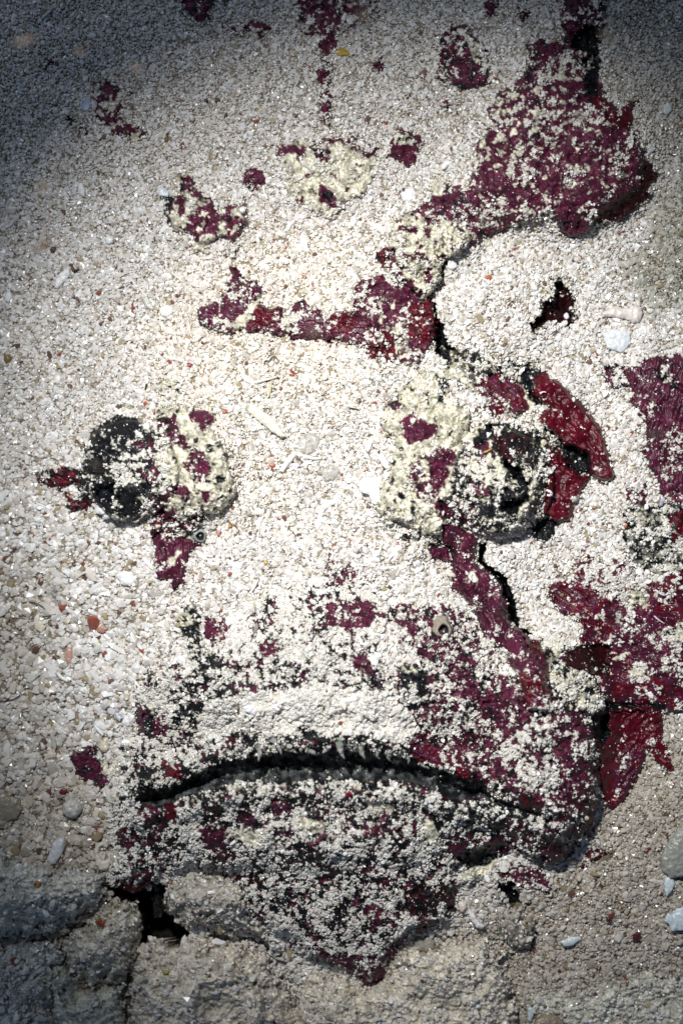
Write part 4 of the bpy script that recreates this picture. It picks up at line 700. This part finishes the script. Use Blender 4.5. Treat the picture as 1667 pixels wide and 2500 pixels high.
ITEMS = [
 ('shell_disc','round bluish shell disc on the upper left sand, left of the maroon patch','shell','TL',E(386,470,27,33),7,(.50,.58,.68),3),
 ('shell_chip','white oval chip at the left, above the long white chip','shell','TL',[(350,830),(372,820),(388,850),(382,890),(352,872)],9,WH,0),
 ('shell_chip','long white slanted chip on the left edge sand beside a short dark stick','shell','TL',[(243,1295),(250,1255),(280,1220),(312,1200),(320,1235),(292,1268),(262,1302)],8,WH,0),
 ('shell_chip','chunky white chip left of the maroon and cream knob','shell','TL',[(468,1075),(485,1058),(515,1070),(510,1095),(480,1102)],10,WH,0),
 ('shell_flake','translucent grey flake touching the upper left of the maroon and cream knob','shell','TL',[(700,860),(725,838),(762,860),(760,888),(715,884)],5,BW,0),
 ('shell_sliver','thin pale sliver near the top left corner','shell','TL',[(180,82),(240,26),(250,32),(195,86)],5,(.62,.68,.66),0),
 ('shell_bead','round white bead beside the right lobe of the maroon and cream knob','shell','TL',E(1092,944,16),10,WH,0),
 ('shell_sliver','curved white sliver below the small maroon spot','shell','TL',[(1178,835),(1190,832),(1198,870),(1212,895),(1200,898),(1182,868)],5,WH,0),
 ('shell_chip','white chip near the left edge level with the maroon fold','shell','TL',E(40,1338,20,27,20),10,WH,0),
 ('shell_flake','big faint white flake left of the long maroon fold','shell','TL',E(750,1400,34,28,-20),6,(.80,.80,.78),0),
 ('shell_flake','grey flake above the big faint white flake','shell','TL',[(640,1340),(665,1330),(700,1390),(685,1400),(650,1380)],5,GR,0),
 ('pebble','small dark brown pebble on the grey upper left sand','pebble','TL',E(240,1122,13,16,30),8,(.09,.055,.03),0),
 ('pebble','tiny black pebble above the middle left sand','pebble','TL',[(915,440),(935,448),(942,462),(925,458)],6,(.02,.015,.01),0),
 ('pebble','tiny brown pebble left of the cream nape patch','pebble','TL',E(750,625,10,16,20),7,(.16,.11,.03),0),
 ('shell_flake','pale grey oval flake between the nape patch and the maroon back ridge','shell','TR',[(295,880),(320,850),(355,848),(368,870),(350,905),(305,908)],6,(.74,.77,.80),0),
 ('shell_sliver','white bent sliver below the square maroon patch','shell','TR',[(475,745),(500,722),(530,722),(530,735),(495,762),(480,765)],8,WH,0),
 ('pebble','orange red chip on the sand mound right of the dark cleft','pebble','TR',[(672,1255),(690,1232),(712,1245),(700,1262)],6,(.50,.12,.05),0),
 ('shell_flake','grey translucent flake on the sand mound under the orange red chip','shell','TR',E(655,1335,25,32,20),5,(.66,.64,.60),0),
 ('coral_branch','long bone-shaped pale pink coral piece at the right edge','coral','TR',[(1200,1408),(1248,1382),(1320,1388),(1345,1370),(1378,1382),(1390,1412),(1370,1452),(1345,1456),(1310,1438),(1245,1428),(1205,1428)],16,(.78,.72,.66),0),
 ('shell_chunk','broad angular white chunk below the pink bone-shaped coral','shell','TR',[(1200,1500),(1258,1478),(1330,1500),(1335,1550),(1290,1590),(1225,1568)],12,(.74,.77,.80),0),
 ('shell_chip','white rounded chip in the grey turf on the right','shell','TR',E(1420,1398,18,14),9,WH,0),
 ('pebble','white bead resting at the lower rim of the dark red hole','pebble','TR',E(1043,1424,15,18),10,(.80,.80,.86),0),
 ('shell_flake','pale slab of shell in the grey sand at the upper right edge','shell','TR',E(1495,490,22,28,10),6,(.58,.60,.60),0),
 ('leaf_scrap','orange brown leaf scrap lying on the sand near the top','leaf','TR',[(4,235),(14,215),(40,213),(72,240),(66,250),(20,252),(6,248)],4,(.50,.30,.03),0),
 ('sea_worm','pale translucent worm-like tube curled on the sand between the eyes','worm','ML',[(1105,255),(1135,250),(1190,285),(1240,325),(1275,372),(1290,400),(1265,405),(1225,378),(1170,335),(1120,290)],9,(.70,.68,.58),0),
 ('jelly_blob','larger translucent greyish jelly blob on the sand between the eyes','jelly','ML',[(1340,420),(1370,385),(1420,375),(1440,410),(1425,460),(1385,480),(1350,470)],12,(.56,.52,.48),0),
 ('jelly_blob','smaller translucent grey jelly blob below the larger one','jelly','ML',[(1440,560),(1455,530),(1500,520),(1535,550),(1510,590),(1460,600)],12,(.48,.46,.43),0),
 ('shell_chunk','jagged bright white shell chunk against the right brow ridge','shell','MR',[(105,605),(128,582),(198,580),(218,612),(207,655),(192,706),(170,702),(152,662),(112,648)],13,(.90,.90,.88),0),
 ('shell_chip','small white pointed chip above the jagged bright chunk','shell','MR',[(126,432),(160,404),(176,424),(152,472),(138,462)],9,WH,0),
 ('shell_chip','greyish white chip between the two white pieces by the right brow','shell','MR',[(188,485),(218,468),(250,525),(242,555),(210,530)],9,(.80,.80,.78),0),
 ('shell_chunk','bright lumpy white chunk on the sand below the left eye','shell','ML',[(520,1020),(560,1000),(600,1010),(618,1045),(590,1075),(545,1065)],13,(.92,.92,.92),0),
 ('shell_chip','white wedge at the top of the left eye','shell','ML',[(602,372),(620,365),(652,400),(640,408),(610,392)],8,WH,0),
 ('shell_chip','white chip lying just above the white wedge by the left eye','shell','ML',[(640,345),(665,330),(680,350),(672,375),(645,372)],9,(.80,.79,.74),0),
 ('shell_chip','tall white chip on the sand below the left eye','shell','ML',E(434,850,12,30,8),9,WH,0),
 ('pebble','bright red chip right of the left brow ridge','pebble','ML',[(1000,285),(1015,275),(1022,288),(1012,297),(1002,296)],6,(.60,.09,.03),0),
 ('pebble','red chip above the left eye','pebble','ML',[(640,245),(658,236),(665,246),(652,262)],6,(.50,.08,.04),0),
 ('pebble','purple red chip below the dark curled fibre, at the upper middle','pebble','ML',E(855,76,12,11),6,(.34,.03,.06),0),
 ('pebble','salmon red chip beside the forked white stick','pebble','ML',E(1226,526,15,13),7,(.55,.16,.10),0),
 ('pebble','pinkish chip right of the left nostril','pebble','ML',E(984,832,9,16),6,(.60,.27,.20),0),
 ('pebble','tiny orange chip further right of the left nostril','pebble','ML',E(1035,802,9),6,(.65,.30,.04),0),
 ('pebble','tiny yellow chip on the sand above the snout','pebble','ML',E(1196,965,11,12),6,(.62,.42,.12),0),
 ('pebble','round brown pebble near the left edge above the left eye','pebble','ML',E(35,47,19,20),10,(.20,.13,.05),0),
 ('shell_flake','pinkish brown flake on the coarse sand left of the snout','shell','ML',[(432,1262),(460,1245),(490,1262),(470,1285),(440,1280)],6,(.48,.25,.19),0),
 ('shell_flake','larger pink flake lower on the coarse left sand','shell','ML',[(290,1390),(305,1340),(330,1360),(325,1420),(305,1425)],6,(.52,.30,.25),0),
 ('shell_flake','beige triangular flake on the coarse left sand','shell','ML',[(155,1240),(185,1225),(210,1255),(190,1285),(160,1270)],7,(.66,.60,.46),0),
 ('shell_chip','greenish white oval chip on the coarse left sand','shell','ML',E(440,1352,18,26,20),8,(.62,.63,.54),0),
 ('shell_chip','pale oval chip at the lower end of the coarse left sand','shell','ML',[(115,1500),(140,1455),(175,1448),(180,1475),(140,1512)],8,(.62,.62,.56),0),
 ('pearly_bead','big round pearly grey bead left of the mouth corner','shell','BL',E(325,598,47,44),30,(.52,.50,.46),0),
 ('shell_bead','round tan bead left of the upper lip','shell','BL',E(470,320,25,26),14,(.66,.60,.46),0),
 ('shell_ring','small beige ring bead above the round tan bead','shell','BL',E(570,95,16,18),8,(.60,.55,.45),4),
 ('shell_chip','bluish white square chip left of the upper lip','shell','BL',[(518,172),(535,163),(552,190),(540,208),(524,195)],9,(.66,.70,.82),0),
 ('pebble','dark red chip on the sand left of the mouth corner','pebble','BL',[(262,522),(285,503),(308,510),(298,532),(275,535)],6,(.13,.015,.02),0),
 ('pebble','tiny purple bead at the mouth corner','pebble','BL',E(601,580,15,14),11,(.20,.17,.28),0),
 ('shell_flake','smooth lavender grey pear-shaped shell above the wrinkled left rock','shell','BL',[(212,825),(228,785),(240,750),(262,730),(292,728),(298,752),(285,795),(252,845),(228,852)],11,(.58,.58,.60),0),
 ('shell_flake','long grey flake on the sand at the left, beside the round tan bead','shell','BL',[(228,240),(245,262),(258,310),(252,345),(232,320),(225,270)],6,(.44,.42,.38),0),
 ('shell_ring','broken curved ring shell at the left of the chin','shell','BL',[(425,780),(440,752),(470,745),(480,760),(450,775),(445,800),(462,830),(485,825),(492,800),(505,830),(490,870),(455,880),(430,850)],12,(.66,.61,.52),0),
 ('shell_flake','brownish scaly shell at the left edge above the pearly bead','shell','BL',[(-20,560),(30,535),(90,552),(105,600),(80,645),(20,660),(-20,650)],12,(.26,.23,.17),0),
 ('pebble','orange brown crumb stuck on the wrinkled left rock','pebble','BL',E(172,940,12,20),7,(.36,.16,.03),0),
 ('crab','tiny rust red crab-like speck with legs on the finger-shaped rock','crab','BL',[(425,1110),(450,1090),(462,1105),(480,1100),(478,1128),(486,1142),(472,1132),(462,1148),(455,1122),(438,1128)],6,(.24,.05,.015),0),
 ('algae_scrap','yellow green algae scrap on the pinkish beige rock','algae','BL',[(720,1318),(738,1330),(768,1325),(758,1345),(735,1345)],6,(.36,.34,.05),0),
 ('shell_chip','pale oval chip left of the algae scrap','shell','BL',[(600,1372),(625,1340),(650,1350),(648,1378),(620,1395)],8,(.55,.50,.42),0),
 ('shell_chip','small white block on the pinkish beige rock','shell','BL',[(732,1415),(755,1408),(765,1435),(745,1452),(730,1440)],9,(.70,.70,.68),0),
 ('shell_sliver','flat beige sliver lying in the crack at the bottom centre','shell','BL',[(1210,1255),(1235,1250),(1295,1275),(1288,1288),(1245,1280)],7,(.60,.56,.47),0),
 ('pebble','smooth rounded grey brown stone right of the chin tip','pebble','BR',[(355,1195),(375,1172),(420,1170),(452,1195),(448,1228),(415,1245),(370,1238)],14,(.34,.31,.26),0),
 ('coral_tube','white broken coral tube lying right of the chin','coral','BR',[(600,1065),(612,1052),(630,1070),(650,1105),(680,1128),(668,1140),(638,1138),(605,1095)],16,(.78,.76,.74),0),
 ('shell_flake','pale curled flake just left of the white coral tube','shell','BR',[(560,1030),(590,1022),(598,1045),(572,1068),(556,1052)],8,(.66,.58,.48),0),
 ('shell_chip','translucent bluish wedge on the lower right gravel','shell','BR',[(1010,1198),(1060,1175),(1108,1172),(1112,1190),(1070,1215),(1030,1222)],9,(.60,.66,.66),0),
 ('shell_slab','large smooth grey slab at the right edge','shell','BR',[(1465,830),(1480,780),(1512,728),(1568,665),(1640,670),(1640,900),(1568,905),(1510,912),(1472,880)],18,(.30,.31,.27),0),
 ('shell_chip','bluish white chip under the large grey slab','shell','BR',[(1485,905),(1520,905),(1535,935),(1515,975),(1490,1000),(1480,950)],9,(.62,.70,.72),0),
 ('shell_chunk','lobed bluish white shell piece at the lower right edge','shell','BR',[(1480,1105),(1495,1068),(1520,1072),(1535,1045),(1568,1035),(1640,1050),(1640,1140),(1560,1148),(1515,1152),(1505,1122)],12,(.60,.68,.72),0),
 ('pebble','round dark red pebble on the lower right gravel','pebble','BR',E(1233,1097,13,13),8,(.10,.012,.014),0),
 ('pebble','oval dark red pebble further right on the lower gravel','pebble','BR',E(1358,1175,17,27,25),10,(.09,.012,.018),0),
 ('snail_shell','brown rimmed round shell cut by the bottom edge','shell','BR',E(965,1590,76,66),22,(.30,.24,.18),0),
 ('shell_sliver','blue white upright sliver beside the brown rimmed shell','shell','BR',[(865,1500),(880,1488),(905,1500),(885,1560),(868,1555)],10,(.55,.62,.62),0),
 ('shell_chip','lavender chip lying on the purple fin at the right','shell','RS',[(888,912),(925,900),(928,915),(905,955),(884,960)],7,(.42,.40,.52),0),
 ('shell_chip','small curved pale chip on the fin near the right edge','shell','RS',[(900,960),(935,950),(945,975),(925,1005),(905,1000)],8,(.66,.66,.54),0),
 ('shell_sliver','thin lavender white sliver on the lower dark red fin','shell','RS',[(845,1615),(870,1620),(928,1668),(915,1668),(868,1640)],5,(.68,.64,.72),0),
 ('shell_chip','flat white chip near the end of the lower dark red fin','shell','RS',[(812,2080),(835,2072),(862,2100),(850,2125),(826,2118)],7,WH,0),
 ('shell_chip','white kinked chip on the long crimson flap','shell','RS',[(160,265),(180,258),(208,262),(204,275),(185,272),(172,282)],7,(.82,.78,.80),0),
 ('pebble','round white bead on the long crimson flap','pebble','RS',E(370,310,14,16),8,(.86,.86,.90),0),
 ('pebble','orange crumb on the dark turf below the fin','pebble','RS',E(682,1078,12,14),7,(.50,.14,.05),0),
 ('pebble','dark red crumb on the white sand under the crimson flaps','pebble','RS',E(458,1062,12),7,(.22,.05,.06),0),
 ('shell_chunk','white round pebble half sunk in the upper lip sand','pebble','BL',E(1122,152,22,20),12,(.76,.78,.84),0),
 ('shell_chunk','white round pebble at the left end of the upper lip','pebble','BL',E(948,278,16,20),10,(.76,.76,.72),0),
 ('pebble','rusty red crumb on the upper lip sand','pebble','MO',E(846,126,11,9),6,(.34,.05,.02),0),
 ('pebble','red crumb on the lower jaw just below the mouth','pebble','MO',E(886,470,15,18),8,(.16,.004,.012),0),
 ('twig_scrap','brown sliver standing on the upper lip beside a white pebble','twig','MO',[(350,45),(358,20),(364,60),(358,88),(350,80)],6,(.10,.07,.015),0),
 ('shell_chip','pearly square chip on the upper lip right of the brown sliver','shell','MO',[(388,50),(408,38),(430,50),(432,75),(412,86),(392,76)],8,(.80,.80,.86),0),
]
for nm, lb, ct, cr, pts, th, cc, ho in ITEMS:
    m_ = M_glass if nm == 'jelly_blob' else (M_leaf if nm == 'leaf_scrap' else M_shell)
    pebble(nm, lb, ct, cr, pts, th, cc, m_, hollow_=ho)
# thin round things: sticks and fibres
def strand(name, label, cat, crop, pts, r, m, color, lift=5, parent=None, taper=.6):
    q = cv(crop, pts); P_ = []
    for i in range(len(q)-1):
        for k in range(4): t = k/4; P_.append((q[i][0]*(1-t)+q[i+1][0]*t, q[i][1]*(1-t)+q[i+1][1]*t))
    P_.append(q[-1]); n = len(P_)
    pp = [(P_[max(0, i-1)][0]*.25+P_[i][0]*.5+P_[min(n-1, i+1)][0]*.25, P_[max(0, i-1)][1]*.25+P_[i][1]*.5+P_[min(n-1, i+1)][1]*.25) for i in range(n)]
    hs = [float(samp(surf, u, v)) for u, v in pp]; hs = [max(hs[max(0, i-2):i+3]) for i in range(n)]
    o = tube(name, [tuple(P3(u, v, h+lift)) for (u, v), h in zip(pp, hs)], [r*S*(1-(1-taper)*abs(i/(n-1)-.4)) for i in range(n)], m, parent, 8, color, .12)
    return tag(o, label, cat) if parent is None else o
stick = strand('forked_stick', 'forked white coral stick between the eyes', 'coral', 'ML', [(1268,552),(1295,515),(1325,478),(1332,472)], 7, M_shell, (.86,.84,.78))
strand('side_branch', None, None, 'ML', [(1330,478),(1370,485),(1410,498),(1452,494)], 4.2, M_shell, (.86,.84,.78), parent=stick)
strand('coral_needle', 'straight white needle lying above the worm-like tube', 'coral', 'ML', [(1140,158),(1190,145),(1255,126)], 3, M_shell, (.84,.80,.70))
strand('coral_needle', 'thick pale needle on the sand below the left nostril', 'coral', 'ML', [(1125,1105),(1145,1075),(1165,1040)], 3.6, M_shell, (.80,.80,.78))
strand('coral_needle', 'curved pale needle at the upper left of the snout', 'coral', 'ML', [(345,1035),(370,1015),(400,1005)], 4, M_shell, (.70,.66,.58))
strand('coral_needle', 'white needle on the coarse sand left of the snout', 'coral', 'ML', [(255,1460),(280,1485),(310,1500)], 5, M_shell, (.86,.86,.86))
strand('coral_needle', 'white needle near the lower left, beside the tall grey flake', 'coral', 'BL', [(428,222),(445,245),(468,270)], 5, M_shell, (.84,.84,.82))
strand('coral_needle', 'pale curved needle in the sand above the sunken maroon fold', 'coral', 'TR', [(20,1105),(45,1080),(80,1062)], 4, M_shell, (.82,.80,.74))
strand('coral_needle', 'white needle in the sand at the top right', 'coral', 'TR', [(945,30),(955,55),(968,85)], 5, M_shell, (.74,.76,.74))
strand('coral_needle', 'white needle on the snout below the right brow ridge', 'coral', 'MR', [(195,935),(205,905),(212,880)], 4, M_shell, (.86,.86,.82))
strand('worm_tube', 'tiny white wriggling worm on the lower dark red fin', 'worm', 'RS', [(862,1462),(885,1475),(905,1490),(925,1492),(945,1478)], 3, M_shell, (.72,.66,.70))
strand('curled_hook', 'white hook-shaped shell curl beside the right eye', 'shell', 'RS', [(208,858),(228,866),(240,882),(225,892),(208,886)], 3.5, M_shell, (.84,.84,.84))
strand('dark_fibre', 'thin dark wavy fibre on the sand between the folds and the eyes', 'fibre', 'ML', [(1188,72),(1195,55),(1210,60),(1225,38),(1245,40),(1247,50)], 1.4, M_hair, (.02,.02,.01), 9)
strand('dark_fibre', 'thin reddish fibre on the coarse left sand', 'fibre', 'ML', [(130,1142),(165,1148),(195,1165),(212,1190)], 1.2, M_hair, (.04,.02,.01), 9)
strand('dark_fibre', 'black hair-like fibre reaching in from the left edge', 'fibre', 'BL', [(-20,122),(30,112),(65,105),(95,85)], 1.5, M_hair, (.02,.01,.01), 9)
strand('dark_stick', 'short dark stick beside the long white slanted chip', 'twig', 'TL', [(333,1225),(345,1218),(358,1212)], 3.5, M_hair, (.03,.03,.02), 5)
strand('dark_stick', 'short dark brown stick on the left brow ridge', 'twig', 'ML', [(655,188),(658,175),(662,160)], 3, M_hair, (.06,.04,.02), 5)
strand('straw', 'pale green straw lying above the worm-like tube', 'twig', 'ML', [(1203,225),(1215,200),(1220,170),(1220,150)], 3, M_shell, (.66,.62,.38), 5)
strand('straw', 'small yellow straw lying over the right eye hood', 'twig', 'RE', [(505,805),(545,790),(590,765)], 2.4, M_shell, (.42,.32,.05), 7)
strand('dark_fibre', 'thin black sliver with a red crumb at the right brow ridge', 'fibre', 'MR', [(60,268),(85,272),(110,278)], 1.6, M_hair, (.03,.02,.01), 8)

# ------------------------------------------------------------------ flakes drifting in the water
fl = [(1415,285,62,16,25),(1180,540,50,18,55),(990,850,46,22,60),(225,925,44,18,60),(745,1215,36,18,50),(1225,1510,50,22,45),(1080,1925,70,18,40),(395,2125,34,20,80),(1275,1125,60,18,30),(1600,1062,70,22,0),
      (765,812,52,26,20),(235,1135,48,15,55),(1360,1815,40,22,45),(810,1880,34,18,100),(1245,1010,40,18,60),(60,100,70,20,-15),(110,460,44,26,40),(100,600,70,30,-20),(195,125,30,16,50),(330,170,30,18,60),(575,230,34,18,40),
      (650,280,30,16,20),(560,365,24,20,40),(1500,1510,56,22,50),(1340,1610,56,24,35),(885,40,30,18,60),(540,1010,26,16,80),(365,1255,20,22,30),(1440,1895,46,14,70),(620,1490,36,14,60),(130,1445,44,24,40),(1480,90,50,24,30)]
FLAKE_AT = ['over the maroon back ridge at the upper right', 'at the lower edge of the maroon back ridge', 'at the right end of the maroon nape fold', 'left of the left eye on the open sand', 'on the sand above the snout', 'over the purple cheek ridge beside the right nostril', 'across the right end of the mouth', 'at the left of the chin above the dark hollow', 'over the slit of the right eye', 'wide, over the purple pectoral fin', 'over the middle of the maroon nape fold', 'crossing the left eye bulb', 'over the right cheek', 'over the mid mouth slit', 'above the hood of the right eye', 'in the top left corner', 'on the dark upper left sand, lowest of the corner ones', 'largest, on the left sand above the eyes', 'beside the dark speck near the top left', 'left of the sunken maroon patch, upper left', 'on the sand above the cream nape patch, left side', 'on the sand above the cream nape patch, nearer the middle', 'just above the small maroon spot', 'over the dark red lower fin', 'over the white crust right of the cheek ridge', 'right of the orange leaf scrap at the top', 'beside the left brow ridge, on the sand to its right', 'over the gap between left eye and brow ridge', 'low, over the gravel right of the cheek', 'on the upper snout above its maroon spots', 'on the coarse sand left of the snout', 'near the top edge above the back ridge']
f0 = None
for i, (u, v, a, b, rot) in enumerate(fl):
    if f0 is None:
        V_ = []; F = []; n = 14
        for r_, z_ in ((0, .35), (.6, .3), (1, 0), (.6, -.3), (0, -.35)):
            for k in range(n):
                t = 2*math.pi*k/n; w_ = 1+.18*math.sin(2*t+1)+.12*math.sin(3*t); V_.append((r_*math.cos(t)*w_, r_*math.sin(t)*w_, z_))
        for q in range(4):
            for k in range(n): F.append((q*n+k, (q+1)*n+k, (q+1)*n+(k+1) % n, q*n+(k+1) % n))
        f0 = mesh('drifting_flake', V_, F, M_flake); o = f0
    else:
        o = f0.copy(); C.objects.link(o)
    h = 1250+(i*37 % 9)*40; k = (HC-h)/HC
    o.location = tuple(P3(u, v, h)); o.scale = (a*.36*S*k, b*.36*S*k, b*.25*S*k); o.rotation_euler = (.2, .1, math.radians(-rot))
    tag(o, 'blurred pale brown flake drifting '+FLAKE_AT[i], 'flake', 'flakes drifting in the water above the fish')
